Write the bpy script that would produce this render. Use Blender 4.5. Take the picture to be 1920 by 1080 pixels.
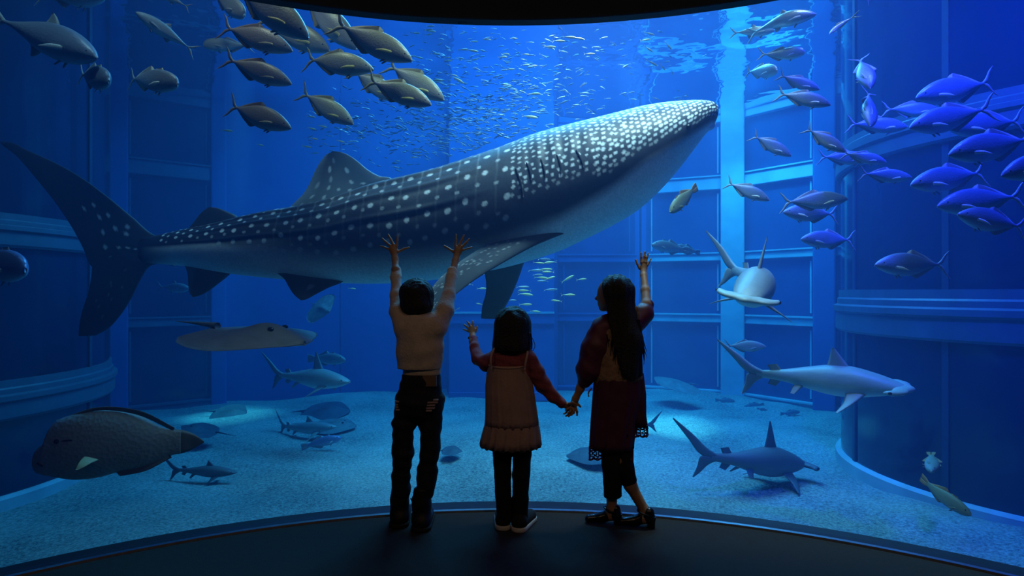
import bpy, bmesh, math, random
import numpy as np
from mathutils import Vector, Matrix, Quaternion

for _o in list(bpy.data.objects):
    bpy.data.objects.remove(_o, do_unlink=True)
SC = bpy.context.scene
COL = SC.collection
PI = math.pi
R_ = math.radians

# ------------------------------------------------------------------ camera
F, HOR, CZ = 1100.0, 546.0, 1.17          # focal length in px, horizon row, eye height
cam_d = bpy.data.cameras.new('camera')
cam_d.sensor_width = 36.0
cam_d.lens = F * 36.0 / 1920.0
cam_d.shift_y = (HOR - 540.0) / 1920.0
cam_d.clip_start = 0.05
cam_d.clip_end = 200
cam = bpy.data.objects.new('camera', cam_d)
cam.location = (0, 0, CZ)
cam.rotation_euler = (PI / 2, 0, 0)
COL.objects.link(cam)
SC.camera = cam

# ------------------------------------------------------------------ world, exposure
world = bpy.data.worlds.new('world')
SC.world = world
world.use_nodes = True
world.node_tree.nodes['Background'].inputs[0].default_value = (0.02, 0.04, 0.09, 1)
world.node_tree.nodes['Background'].inputs[1].default_value = 0.02
SC.view_settings.view_transform = 'Standard'
SC.view_settings.look = 'None'
SC.view_settings.gamma = 1.0
SC.view_settings.use_curve_mapping = False
SC.view_settings.exposure = -0.33
SC.cycles.use_denoising = True
SC.cycles.sample_clamp_indirect = 4.0
SC.cycles.max_bounces = 5
SC.cycles.diffuse_bounces = 2
SC.cycles.glossy_bounces = 3
SC.cycles.volume_bounces = 0
SC.cycles.transparent_max_bounces = 16

# ------------------------------------------------------------------ tank lamps (hung above the water surface) and added fill spots
ZS = CZ + 4.05        # water surface
def spot(name, loc, aim, watt, col, deg=70, blend=0.6, size=0.25):
    l = bpy.data.lights.new(name, 'SPOT')
    l.energy = watt; l.color = col; l.spot_size = R_(deg); l.spot_blend = blend; l.shadow_soft_size = size
    o = bpy.data.objects.new(name, l)
    o.location = loc
    o.rotation_euler = (Vector(aim) - Vector(loc)).to_track_quat('-Z', 'Y').to_euler()
    COL.objects.link(o)
    return o
def area(name, loc, aim, watt, col, sx, sy):
    l = bpy.data.lights.new(name, 'AREA')
    l.energy = watt; l.color = col; l.shape = 'RECTANGLE'; l.size = sx; l.size_y = sy
    o = bpy.data.objects.new(name, l)
    o.location = loc
    o.rotation_euler = (Vector(aim) - Vector(loc)).to_track_quat('-Z', 'Y').to_euler()
    COL.objects.link(o)
    return o
ZL = ZS + 0.5
CYAN = (0.45, 0.82, 1.0)
area('tank_lamp_bank', (1.4, 10.2, ZL + 3.0), (1.4, 10.2, 0), 2700, (0.16, 0.55, 1.0), 6.0, 4.0)
spot('tank_spot_back', (4.4, 11.2, ZL), (5.2, 12.6, -1.2), 1100, (0.20, 0.80, 1.0), 80)
spot('tank_spot_sand', (2.0, 10.2, ZL), (2.7, 10.4, -1.2), 8000, (0.60, 1.0, 0.95), 17, 0.9)
spot('tank_spot_sand_far', (-5.2, 11.3, ZL), (-5.4, 11.2, -1.2), 5000, (0.45, 0.95, 1.0), 16, 0.9)
spot('tank_spot_front', (0.8, 6.8, ZL), (1.0, 7.6, -1.2), 1150, (1.0, 0.92, 0.86), 74, 0.95, 0.5)
spot('fill_spot_window', (0.6, 3.75, ZL), (0.3, 5.6, 1.0), 1000, (1.0, 0.96, 0.95), 76, 0.95, 0.5)  # added front fill, brightens the whale shark's near flank
spot('bounce_spot_apron', (1.5, 3.75, ZL), (1.5, 4.5, -1.2), 1000, (1.0, 0.95, 0.9), 56, 0.9, 0.4)  # added lamp, lights hidden sand so it bounces onto the shark belly
spot('tank_spot_head', (2.2, 4.2, ZL), (1.1, 5.2, 2.2), 420, (0.75, 0.9, 1.0), 50, 0.8, 0.3)
spot('tank_spot_violet', (3.4, 3.9, ZL), (4.5, 5.6, 2.2), 3500, (0.05, 0.07, 1.0), 76, 0.8)
spot('tank_spot_beam', (4.4, 6.2, ZL), (4.1, 6.6, -1.2), 420, (0.55, 0.62, 1.0), 20, 0.9)
spot('tank_spot_warm', (-2.4, 4.2, ZL), (-1.9, 5.2, 3.0), 230, (1.0, 0.80, 0.64), 60, 0.7)
spot('fill_spot_left', (-3.0, 3.7, ZL), (-3.9, 5.2, 2.6), 190, (0.75, 0.85, 1.0), 50, 0.8)  # added fill for the dark tuna, trevallies and shark tail
spot('tank_spot_silver', (2.9, 4.6, ZL), (2.9, 5.8, 3.2), 170, (1.0, 0.97, 0.9), 60, 0.7)

# ------------------------------------------------------------------ helpers
def P(px, py, d):
    return Vector(((px - 960.0) / F * d, d, CZ - (py - HOR) / F * d))
MATS = {}
def nd(nt, typ, **kw):
    n = nt.nodes.new(typ)
    for k, v in kw.items():
        setattr(n, k, v)
    return n
def mat(name, col, rough=0.6, metal=0.0, var=0.12, scale=6.0, bump=0.0, bscale=40.0, spec=0.5, coords='Object'):
    """procedural Principled material: colour varied by noise, optional noise bump"""
    if name in MATS:
        return MATS[name]
    m = bpy.data.materials.new(name); m.use_nodes = True
    nt = m.node_tree; b = nt.nodes['Principled BSDF']
    tc = nd(nt, 'ShaderNodeTexCoord')
    nz = nd(nt, 'ShaderNodeTexNoise'); nz.inputs['Scale'].default_value = scale; nz.inputs['Detail'].default_value = 4
    nt.links.new(tc.outputs[coords], nz.inputs['Vector'])
    rp = nd(nt, 'ShaderNodeValToRGB')
    c = np.array(col)
    rp.color_ramp.elements[0].position = 0.3; rp.color_ramp.elements[1].position = 0.7
    rp.color_ramp.elements[0].color = (*np.clip(c * (1 - var), 0, 1), 1)
    rp.color_ramp.elements[1].color = (*np.clip(c * (1 + var), 0, 1), 1)
    nt.links.new(nz.outputs['Fac'], rp.inputs['Fac'])
    nt.links.new(rp.outputs['Color'], b.inputs['Base Color'])
    b.inputs['Roughness'].default_value = rough
    b.inputs['Metallic'].default_value = metal
    b.inputs['Specular IOR Level'].default_value = spec
    if bump:
        n2 = nd(nt, 'ShaderNodeTexNoise'); n2.inputs['Scale'].default_value = bscale; n2.inputs['Detail'].default_value = 5
        nt.links.new(tc.outputs[coords], n2.inputs['Vector'])
        bp = nd(nt, 'ShaderNodeBump'); bp.inputs['Strength'].default_value = bump; bp.inputs['Distance'].default_value = 0.02
        nt.links.new(n2.outputs['Fac'], bp.inputs['Height']); nt.links.new(bp.outputs['Normal'], b.inputs['Normal'])
    MATS[name] = m
    return m
def attr_mat(name, rough=0.55, metal=0.0, spec=0.5, bump=0.0, bscale=60.0):
    """colour from the mesh's own skin-pattern attribute"""
    if name in MATS:
        return MATS[name]
    m = bpy.data.materials.new(name); m.use_nodes = True
    nt = m.node_tree; b = nt.nodes['Principled BSDF']
    a = nd(nt, 'ShaderNodeAttribute'); a.attribute_name = 'skin'
    nt.links.new(a.outputs['Color'], b.inputs['Base Color'])
    b.inputs['Roughness'].default_value = rough; b.inputs['Metallic'].default_value = metal
    b.inputs['Specular IOR Level'].default_value = spec
    if bump:
        tc = nd(nt, 'ShaderNodeTexCoord')
        n2 = nd(nt, 'ShaderNodeTexNoise'); n2.inputs['Scale'].default_value = bscale; n2.inputs['Detail'].default_value = 4
        nt.links.new(tc.outputs['Object'], n2.inputs['Vector'])
        bp = nd(nt, 'ShaderNodeBump'); bp.inputs['Strength'].default_value = bump; bp.inputs['Distance'].default_value = 0.01
        nt.links.new(n2.outputs['Fac'], bp.inputs['Height']); nt.links.new(bp.outputs['Normal'], b.inputs['Normal'])
    MATS[name] = m
    return m
def mesh_from(name, verts, faces, smooth=True):
    me = bpy.data.meshes.new(name)
    v = np.asarray(verts, dtype=np.float32)
    if isinstance(faces, np.ndarray):
        nf, k = faces.shape
        me.vertices.add(len(v)); me.vertices.foreach_set('co', v.ravel())
        me.loops.add(nf * k); me.loops.foreach_set('vertex_index', faces.astype(np.int32).ravel())
        me.polygons.add(nf)
        me.polygons.foreach_set('loop_start', np.arange(0, nf * k, k, dtype=np.int32))
        me.polygons.foreach_set('loop_total', np.full(nf, k, dtype=np.int32))
        me.update(calc_edges=True)
    else:
        me.from_pydata([tuple(map(float, q)) for q in v], [], [tuple(map(int, f)) for f in faces])
        me.update()
    if smooth:
        me.polygons.foreach_set('use_smooth', np.ones(len(me.polygons), dtype=bool))
    return me
def wloc(o):
    p = Vector((0, 0, 0))
    while o is not None:
        p += o.location; o = o.parent
    return p
def link(name, me, m=None, parent=None, loc=None):
    o = bpy.data.objects.new(name, me)
    COL.objects.link(o)
    if m is not None and me is not None and len(me.materials) == 0:
        me.materials.append(m)
    if parent is not None:
        o.parent = parent
    if loc is not None:
        o.location = loc
    return o
def obj(name, verts, faces, m, parent=None, base=None, smooth=True):
    """mesh given in world space; origin at base (or at the parent's origin for parts)"""
    v = np.asarray(verts, dtype=np.float64)
    off = np.zeros(3)
    if parent is not None:
        off = np.array(wloc(parent))
    elif base is not None:
        off = np.array(base, dtype=float)
    me = mesh_from(name, v - off, faces, smooth)
    return link(name, me, m, parent, loc=(tuple(off) if parent is None else None))
def tag(o, label=None, cat=None, group=None, kind=None):
    if label: o['label'] = label
    if cat: o['category'] = cat
    if group: o['group'] = group
    if kind: o['kind'] = kind
    return o
def struct(o, label=None):
    o['kind'] = 'structure'
    if label: o['label'] = label
    return o
def empty(name, loc, rotz=0):
    o = bpy.data.objects.new(name, None); o.empty_display_size = 0.1
    o.location = loc; o.rotation_euler = (0, 0, rotz)
    COL.objects.link(o)
    return o
def grid_faces(nu, nv, close_v=True, close_u=False):
    f = []
    iu = np.arange(nu if close_u else nu - 1); iv = np.arange(nv if close_v else nv - 1)
    a, b = np.meshgrid(iu, iv, indexing='ij')
    a2 = (a + 1) % nu; b2 = (b + 1) % nv
    return np.stack([a * nv + b, a2 * nv + b, a2 * nv + b2, a * nv + b2], -1).reshape(-1, 4)
def box_vf(x0, x1, y0, y1, z0, z1):
    v = [(x, y, z) for z in (z0, z1) for y in (y0, y1) for x in (x0, x1)]
    f = [(0, 2, 3, 1), (4, 5, 7, 6), (0, 1, 5, 4), (2, 6, 7, 3), (0, 4, 6, 2), (1, 3, 7, 5)]
    return v, f
def bevel(o, w, seg=2):
    md = o.modifiers.new('bevel', 'BEVEL'); md.width = w; md.segments = seg; md.limit_method = 'ANGLE'
    return o
def interp(x, xs, ys):
    return np.interp(x, xs, ys)
def smooth_interp(x, xs, ys):
    """monotone-ish cubic (Catmull-Rom) through the points"""
    xs = np.asarray(xs, float); ys = np.asarray(ys, float); x = np.asarray(x, float)
    m = np.gradient(ys, xs)
    i = np.clip(np.searchsorted(xs, x) - 1, 0, len(xs) - 2)
    h = xs[i + 1] - xs[i]; t = np.clip((x - xs[i]) / h, 0, 1)
    return ((2 * t**3 - 3 * t**2 + 1) * ys[i] + (t**3 - 2 * t**2 + t) * h * m[i] + (-2 * t**3 + 3 * t**2) * ys[i + 1] + (t**3 - t**2) * h * m[i + 1])
def resample(pts, n):
    p = np.asarray(pts, float)
    s = np.r_[0, np.cumsum(np.linalg.norm(np.diff(p, axis=0), axis=1))]
    t = np.linspace(0, s[-1], n)
    return np.stack([smooth_interp(t, s, p[:, k]) for k in range(p.shape[1])], -1)
# ------------------------------------------------------------------ the gallery and the curved acrylic window
AC = (0.0, -0.10)             # centre of the window's curve
RF, RG = 3.21, 3.36           # floor edge radius, inner face of the acrylic
def arc_pt(r, a, z):          # a: angle from straight ahead, positive to the right
    return (AC[0] + r * math.sin(a), AC[1] + r * math.cos(a), z)
def arc_loft(name, profile, m, a0=-R_(82), a1=R_(82), n=96, parent=None, closed=True):
    """sweep a closed (radius, z) profile along the window's curve"""
    k = len(profile)
    v = [arc_pt(r, a0 + (a1 - a0) * i / n, z) for i in range(n + 1) for (r, z) in profile]
    f = [tuple(map(int, q)) for q in grid_faces(n + 1, k, close_v=closed)]
    if closed:
        f += [tuple(range(k))[::-1], tuple(n * k + j for j in range(k))]
    return obj(name, v, f, m, parent, smooth=False)
m_carpet = mat('dark_carpet', (0.017, 0.012, 0.010), 0.9, var=0.25, scale=60, bump=0.5, bscale=400)
m_lintel = mat('painted_lintel', (0.016, 0.030, 0.062), 0.7, var=0.1)
m_room = mat('dark_room_paint', (0.03, 0.03, 0.035), 0.8)
m_strip = mat('brushed_metal_strip', (0.42, 0.42, 0.46), 0.28, metal=1.0, var=0.08, scale=30)
m_ledge = mat('polished_dark_ledge', (0.007, 0.010, 0.020), 0.5, var=0.1)
n = 96
fl = [arc_pt(RF, -R_(82) + R_(164) * i / n, 0.0) for i in range(n + 1)] + [(4.2, 0.4, 0), (4.2, -4.0, 0), (-4.2, -4.0, 0), (-4.2, 0.4, 0)]
fv = fl + [(x, y, -0.15) for x, y, z in fl]
k = len(fl)
ff = [tuple(range(k))[::-1], tuple(range(k, 2 * k))] + [(i, (i + 1) % k, k + (i + 1) % k, k + i) for i in range(k)]
struct(obj('floor', fv, ff, m_carpet, smooth=False), 'dark carpeted gallery floor in front of the tank')
t1 = arc_loft('trim_1', [(RF, 0.0), (RF + 0.004, 0.010), (RF + 0.022, 0.012), (RF + 0.026, 0.0), (RF + 0.022, -0.1), (RF, -0.1)], m_strip)
struct(t1, 'thin curved metal strip edging the gallery floor')
t2 = arc_loft('trim_2', [(RF + 0.026, 0.0), (RF + 0.05, 0.0), (RG - 0.02, -0.014), (RG + 0.06, -0.018), (RG + 0.06, -0.1), (RF + 0.026, -0.1)], m_ledge)
struct(t2, 'dark glossy curved sill under the acrylic window')
ZT = CZ + (HOR - 48) / F * 3.30
lin = arc_loft('wall_front', [(RG - 0.03, ZT + 0.004), (RG - 0.025, ZT), (RG + 0.041, ZT), (RG + 0.06, ZT + 0.02), (RG + 0.06, ZT + 2.6), (RG - 0.03, ZT + 2.6)], m_lintel)
struct(lin, 'dark curved lintel above the viewing window')
struct(arc_loft('wall_front_lower', [(RG - 0.05, -0.1), (RG + 0.06, -0.1), (RG + 0.06, -1.4), (RG - 0.05, -1.4)], m_room))
m_acr = bpy.data.materials.new('clear_acrylic'); m_acr.use_nodes = True
_nt = m_acr.node_tree; _nt.nodes.clear()
_o = nd(_nt, 'ShaderNodeOutputMaterial'); _t = nd(_nt, 'ShaderNodeBsdfTransparent'); _t.inputs[0].default_value = (0.985, 0.995, 1.0, 1)
_nt.links.new(_t.outputs[0], _o.inputs['Surface'])
acr = arc_loft('window_1', [(RG, -0.02), (RG + 0.04, -0.02), (RG + 0.04, ZT), (RG, ZT)], m_acr)
struct(acr, 'huge curved clear acrylic viewing window')
for nm, (x0, x1, y0, y1, z0, z1) in {'wall_left': (-4.4, -4.2, -4.0, 0.35, 0, 3.4), 'wall_right': (4.2, 4.4, -4.0, 0.35, 0, 3.4),
                                     'wall_back': (-4.4, 4.4, -4.2, -4.0, 0, 3.4)}.items():
    v, f = box_vf(x0, x1, y0, y1, z0, z1)
    struct(obj(nm, v, f, m_room, smooth=False))
cl = [arc_pt(RG - 0.03, -R_(82) + R_(164) * i / n, 3.4) for i in range(n + 1)] + [(4.2, 0.4, 3.4), (4.2, -4.0, 3.4), (-4.2, -4.0, 3.4), (-4.2, 0.4, 3.4)]
cv = cl + [(x, y, 3.5) for x, y, z in cl]
struct(obj('ceiling', cv, ff, m_room, smooth=False))
# recessed gallery downlights behind the camera, with their own dim warm light
m_lamp = bpy.data.materials.new('warm_lamp_lens'); m_lamp.use_nodes = True
_b = m_lamp.node_tree.nodes['Principled BSDF']; _b.inputs['Emission Color'].default_value = (1, 0.72, 0.45, 1); _b.inputs['Emission Strength'].default_value = 1.5
for i, (x, y, w) in enumerate(((-1.3, 0.3, 1), (0.7, 0.1, 1), (2.2, -0.2, 1))):
    e = empty('ceiling_downlight', (x, y, 3.4))
    tag(e, ('small round recessed downlight above the boy', 'small round recessed downlight above the pink dress', 'small round recessed downlight above the plum dress')[i], 'lamp', 'gallery downlights')
    a = np.linspace(0, 2 * PI, 24, endpoint=False)
    ring = [(x + r * math.cos(t), y + r * math.sin(t), z) for (r, z) in ((0.075, 3.4), (0.075, 3.385), (0.055, 3.385), (0.05, 3.41)) for t in a]
    obj('lamp_ring', ring, [tuple(map(int, q)) for q in grid_faces(4, 24)], m_strip, e)
    ln = [(x + 0.05 * math.cos(t), y + 0.05 * math.sin(t), 3.395) for t in a]
    obj('lens', ln + [(px_, py_, 3.405) for px_, py_, _ in ln], [tuple(range(24))[::-1], tuple(range(24, 48))] + [(q, (q + 1) % 24, 24 + (q + 1) % 24, 24 + q) for q in range(24)], m_lamp, e)
    l = bpy.data.lights.new('downlight_bulb', 'SPOT'); l.energy = 24.0 * w; l.color = (1.0, 0.66, 0.40); l.spot_size = R_(110); l.spot_blend = 0.9; l.shadow_soft_size = 0.08
    lo = bpy.data.objects.new('downlight_bulb', l); COL.objects.link(lo); lo.parent = e; lo.location = (0, 0, -0.03)
    lo.rotation_euler = (R_(42), 0, 0)

# ------------------------------------------------------------------ the tank: sand, walls, drums, water
ZF = CZ - 2.37                # sand level
def bed(x, y):
    return 0.05 * np.sin(x * 0.9 + 1.0) * np.cos(y * 0.7) + 0.025 * np.sin(x * 2.3 + y * 1.7) + 0.012 * np.sin(x * 5.1 - y * 4.3)
m_sand = bpy.data.materials.new('pale_coral_sand'); m_sand.use_nodes = True
_nt = m_sand.node_tree; _b = _nt.nodes['Principled BSDF']; _b.inputs['Roughness'].default_value = 0.9; _b.inputs['Specular IOR Level'].default_value = 0.1
_tc = nd(_nt, 'ShaderNodeTexCoord')
_n1 = nd(_nt, 'ShaderNodeTexNoise'); _n1.inputs['Scale'].default_value = 30; _n1.inputs['Detail'].default_value = 8; _n1.inputs['Roughness'].default_value = 0.85
_n2 = nd(_nt, 'ShaderNodeTexNoise'); _n2.inputs['Scale'].default_value = 0.8; _n2.inputs['Detail'].default_value = 3
_mx = nd(_nt, 'ShaderNodeMath', operation='MULTIPLY_ADD'); _mx.inputs[1].default_value = 0.22
_rp = nd(_nt, 'ShaderNodeValToRGB')
_rp.color_ramp.elements[0].position = 0.46; _rp.color_ramp.elements[0].color = (0.07, 0.07, 0.07, 1)
_rp.color_ramp.elements[1].position = 0.76; _rp.color_ramp.elements[1].color = (0.85, 0.85, 0.80, 1)
for q in (_n1, _n2): _nt.links.new(_tc.outputs['Object'], q.inputs['Vector'])
_nt.links.new(_n2.outputs['Fac'], _mx.inputs[0]); _nt.links.new(_n1.outputs['Fac'], _mx.inputs[2])
_nt.links.new(_mx.outputs[0], _rp.inputs['Fac']); _nt.links.new(_rp.outputs['Color'], _b.inputs['Base Color'])
_bp = nd(_nt, 'ShaderNodeBump'); _bp.inputs['Strength'].default_value = 0.9; _bp.inputs['Distance'].default_value = 0.03
_nt.links.new(_n1.outputs['Fac'], _bp.inputs['Height']); _nt.links.new(_bp.outputs['Normal'], _b.inputs['Normal'])
nx, ny = 180, 120
gx, gy = np.meshgrid(np.linspace(-13, 13, nx), np.linspace(2.0, 16, ny), indexing='ij')
gz = ZF + bed(gx, gy)
sand = obj('floor_sand', np.stack([gx, gy, gz], -1).reshape(-1, 3), grid_faces(nx, ny, close_v=False)[:, ::-1], m_sand)
struct(sand, 'pale blue-lit coral sand covering the tank bottom')

m_frame = mat('pale_painted_concrete', (0.42, 0.52, 0.58), 0.7, var=0.15, scale=2.5, bump=0.15, bscale=25)
m_dframe = mat('grey_blue_moulding', (0.07, 0.11, 0.16), 0.5, var=0.15, scale=3)
m_mull = mat('dark_mullion', (0.022, 0.045, 0.08), 0.5, var=0.15, scale=3)
m_pane = mat('dark_gallery_pane', (0.008, 0.018, 0.045), 0.12, var=0.2, scale=1.0)
m_paneb = mat('blue_gallery_pane', (0.015, 0.06, 0.16), 0.18, var=0.2, scale=1.0)
m_tank = mat('blue_painted_tank_wall', (0.02, 0.10, 0.32), 0.7, var=0.12, scale=1.2)
def seg_box(name, a, b, z0, z1, t0, t1, m, parent, trim0=0.0, trim1=0.0):
    """box standing on plan segment a->b, from t0 to t1 along the inward normal"""
    a = Vector((*a, 0)); b = Vector((*b, 0)); d = (b - a).normalized()
    nrm = Vector((d.y, -d.x, 0))
    a = a + d * trim0; b = b - d * trim1
    q = [a + nrm * t0, b + nrm * t0, b + nrm * t1, a + nrm * t1]
    v = [(p.x, p.y, z) for z in (z0, z1) for p in q]
    f = [(0, 3, 2, 1), (4, 5, 6, 7), (0, 1, 5, 4), (1, 2, 6, 5), (2, 3, 7, 6), (3, 0, 4, 7)]
    return obj(name, v, f, m, parent, smooth=False)
ZW = ZS + 0.02
RAILS = [(-2.42, -2.30), (-0.72, -0.55), (0.70, 0.86), (2.33, 2.62), (3.86, 4.05)]      # relative to the eye
# plan points of the far wall, left to right
WALL = [(-12.5, 6.5), (-9.2, 9.8), (-7.75, 11.45), (-6.25, 12.55), (-3.9, 13.3), (-1.35, 13.8), (1.0, 14.1), (3.1, 14.15), (4.95, 13.35), (6.22, 11.75), (7.3, 10.4), (9.5, 8.5), (12.5, 6.5)]
far = empty('wall_far', (0, 13.5, ZF)); struct(far, 'far wall of the tank with framed windows')
for i in range(len(WALL) - 1):
    a, b = WALL[i], WALL[i + 1]
    seg_box('wall_panel', a, b, ZF - 0.1, ZW, -0.30, -0.12, m_tank, far)
wn = 2
for i, mp, mf in ((2, m_pane, m_dframe), (6, m_paneb, m_tank), (7, m_paneb, m_frame), (8, m_paneb, m_frame), (9, m_pane, m_dframe)):
    a, b = WALL[i], WALL[i + 1]
    w = empty('window_%d' % wn, ((a[0] + b[0]) / 2, (a[1] + b[1]) / 2, ZF)); struct(w, 'opposite gallery window with horizontal frame rails')
    wn += 1
    for r0, r1 in RAILS:
        bevel(seg_box('rail', a, b, CZ + r0, CZ + r1, -0.13, 0.05, mf, w, 0.1, 0.1), 0.015)
        seg_box('rail_lip', a, b, CZ + r1, CZ + r1 + 0.03, -0.11, 0.09, mf, w, 0.1, 0.1)
    for (q0, q1) in zip(RAILS[:-1], RAILS[1:]):
        seg_box('pane', a, b, CZ + q0[1], CZ + q1[0], -0.12, -0.08, mp, w, 0.12, 0.12)
        for t in (0, 1):
            e0 = 0.20 if t == 0 else None
            L = math.hypot(b[0] - a[0], b[1] - a[1])
            seg_box('pane_bead', a, b, CZ + q0[1] + 0.1, CZ + q1[0] - 0.08, -0.10, -0.05, mf, w, 0.24 if t == 0 else L - 0.27, L - 0.27 if t == 0 else 0.24)
def pillar(x, y, w, dpt, m, label, z1=ZW):
    v, f = box_vf(x - w / 2, x + w / 2, y - dpt / 2, y + dpt / 2, ZF - 0.1, z1)
    o = obj('pillar', v, f, m, base=(x, y, ZF), smooth=False)
    ang = math.atan2(-x, y)
    o.rotation_euler = (0, 0, ang)
    bevel(o, 0.03)
    return struct(o, label)
pillar(4.98, 13.25, 0.50, 0.5, m_frame, 'pale cyan pillar between the far windows')
pillar(6.25, 11.75, 0.40, 0.5, m_tank, 'blue pillar beside the curved corner bay')
pillar(-7.72, 11.45, 0.38, 0.5, m_tank, 'slim blue pillar beyond the curved bay and tail fin')
pillar(-6.3, 12.6, 0.30, 0.4, m_tank, 'narrow blue pillar behind the stingray')
# projecting middle bay of the far wall
bay = empty('wall_bay', (-0.2, 13.1, ZF)); struct(bay, 'projecting middle bay of the far wall')
BAY = [(-1.55, 13.9), (-1.40, 13.1), (0.94, 13.1), (1.1, 14.1)]
for i in range(3):
    seg_box('wall_panel', BAY[i], BAY[i + 1], ZF - 0.1, ZW, -0.2, 0.0, m_tank, bay)
seg_box('belt', BAY[1], BAY[2], CZ - 0.72, CZ - 0.50, 0.0, 0.06, m_tank, bay)
seg_box('belt_lip', BAY[1], BAY[2], CZ - 0.50, CZ - 0.46, 0.0, 0.09, m_frame, bay)
seg_box('belt', BAY[1], BAY[2], ZF - 0.05, CZ - 2.25, 0.0, 0.12, m_tank, bay)
seg_box('belt', BAY[1], BAY[2], CZ + 0.72, CZ + 0.92, 0.0, 0.06, m_tank, bay)
def lathe(name, c, prof, m, parent, a0=0.0, a1=2 * PI, n=96):
    full = abs(a1 - a0 - 2 * PI) < 1e-6
    k = len(prof); nn = n if full else n + 1
    v = [(c[0] + r * math.cos(a0 + (a1 - a0) * i / n), c[1] + r * math.sin(a0 + (a1 - a0) * i / n), z) for i in range(nn) for r, z in prof]
    f = [tuple(map(int, q)) for q in grid_faces(nn, k, close_v=True, close_u=full)]
    if not full:
        f += [tuple(range(k)), tuple((nn - 1) * k + j for j in range(k))[::-1]]
    return obj(name, v, f, m, parent, smooth=False)
def drum(name, c, r, belts, label, mull, mdark, mm):
    e = empty(name, (c[0], c[1], ZF)); struct(e, label)
    zs = [ZF - 0.05] + [q for b in belts for q in (CZ + b[0], CZ + b[1])] + [ZW]
    # panes between the belts, one per bay between the mullions
    for (z0, z1) in zip(zs[0::2], zs[1::2]):
        for a0, a1 in zip(mull[:-1], mull[1:]):
            lathe('pane', c, [(r, z0), (r, z1), (r - 0.05, z1), (r - 0.05, z0)], mdark, e, R_(a0) + 0.012, R_(a1) - 0.012, 24)
        for a in mull:
            lathe('mullion', c, [(r + 0.02, z0), (r + 0.02, z1), (r - 0.06, z1), (r - 0.06, z0)], m_mull, e, R_(a) - 0.014, R_(a) + 0.014, 3)
    for b in belts:
        z0, z1 = CZ + b[0], CZ + b[1]; h = z1 - z0
        lathe('belt', c, [(r - 0.05, z0), (r + 0.05, z0), (r + 0.07, z0 + 0.03), (r + 0.07, z0 + h * 0.45), (r + 0.10, z0 + h * 0.5), (r + 0.10, z0 + h * 0.62), (r + 0.05, z0 + h * 0.66),
                          (r + 0.05, z0 + h * 0.78), (r + 0.03, z0 + h * 0.82), (r + 0.03, z1), (r - 0.05, z1)], mm, e)
    lathe('kerb', c, [(r - 0.05, ZF - 0.1), (r + 0.07, ZF - 0.1), (r + 0.07, ZF + 0.10), (r + 0.04, ZF + 0.13), (r - 0.05, ZF + 0.13)], m_frame, e)
    return e
drum('wall_drum_right', (6.9, 7.4), 2.4, [(-0.55, 0.02), (1.62, 2.05)], 'curved glazed corner bay with a moulded belt beside the hammerheads', [105, 140, 172, 205, 240, 275], m_pane, m_dframe)
drum('wall_drum_left', (-7.85, 7.2), 2.4, [(-1.42, -0.98), (0.48, 0.86)], 'dark curved glazed corner bay behind the wrasse', [-95, -60, -25, 10, 40, 75], m_pane, m_dframe)

# water body
wa = [arc_pt(RG + 0.045, -R_(80) + R_(160) * i / 64, 0) for i in range(65)]
ring = [(p[0], p[1]) for p in wa] + [(13.5, 0.45), (13.5, 16.5), (-13.5, 16.5), (-13.5, 0.45)]
k = len(ring)
v = [(x, y, ZF - 0.2) for x, y in ring] + [(x, y, ZS) for x, y in ring]
f = [tuple(range(k))[::-1], tuple(range(k, 2 * k))] + [(i, (i + 1) % k, k + (i + 1) % k, k + i) for i in range(k)]
m_water = bpy.data.materials.new('sea_water'); m_water.use_nodes = True
_nt = m_water.node_tree; _nt.nodes.clear()
_o = nd(_nt, 'ShaderNodeOutputMaterial'); _ad = nd(_nt, 'ShaderNodeAddShader')
_sa = nd(_nt, 'ShaderNodeVolumeAbsorption'); _ss = nd(_nt, 'ShaderNodeVolumeScatter')
_sa.inputs['Color'].default_value = (0.0, 0.70, 0.935, 1); _sa.inputs['Density'].default_value = 0.21
_ss.inputs['Color'].default_value = (0.17, 0.36, 1.0, 1); _ss.inputs['Density'].default_value = 0.050; _ss.inputs['Anisotropy'].default_value = 0.1
_nt.links.new(_sa.outputs[0], _ad.inputs[0]); _nt.links.new(_ss.outputs[0], _ad.inputs[1]); _nt.links.new(_ad.outputs[0], _o.inputs['Volume'])
water = obj('water', v, f, m_water, smooth=False)
struct(water, 'clear deep blue sea water filling the tank')
# water surface seen from below
m_surf = bpy.data.materials.new('water_surface_ripples'); m_surf.use_nodes = True
_nt = m_surf.node_tree; _nt.nodes.clear()
_o = nd(_nt, 'ShaderNodeOutputMaterial'); _mix = nd(_nt, 'ShaderNodeMixShader'); _tr = nd(_nt, 'ShaderNodeBsdfTransparent'); _gl = nd(_nt, 'ShaderNodeBsdfGlossy')
_gl.inputs['Roughness'].default_value = 0.04; _gl.inputs['Color'].default_value = (0.9, 0.95, 1, 1)
_lw = nd(_nt, 'ShaderNodeLayerWeight'); _lw.inputs['Blend'].default_value = 0.35
_rp = nd(_nt, 'ShaderNodeValToRGB'); _rp.color_ramp.elements[0].position = 0.25; _rp.color_ramp.elements[1].position = 0.45
_tc = nd(_nt, 'ShaderNodeTexCoord'); _nz = nd(_nt, 'ShaderNodeTexNoise'); _nz.inputs['Scale'].default_value = 1.1; _nz.inputs['Detail'].default_value = 3
_bp = nd(_nt, 'ShaderNodeBump'); _bp.inputs['Strength'].default_value = 0.4; _bp.inputs['Distance'].default_value = 0.12
_nt.links.new(_tc.outputs['Object'], _nz.inputs['Vector']); _nt.links.new(_nz.outputs['Fac'], _bp.inputs['Height']); _nt.links.new(_bp.outputs['Normal'], _gl.inputs['Normal'])
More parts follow.
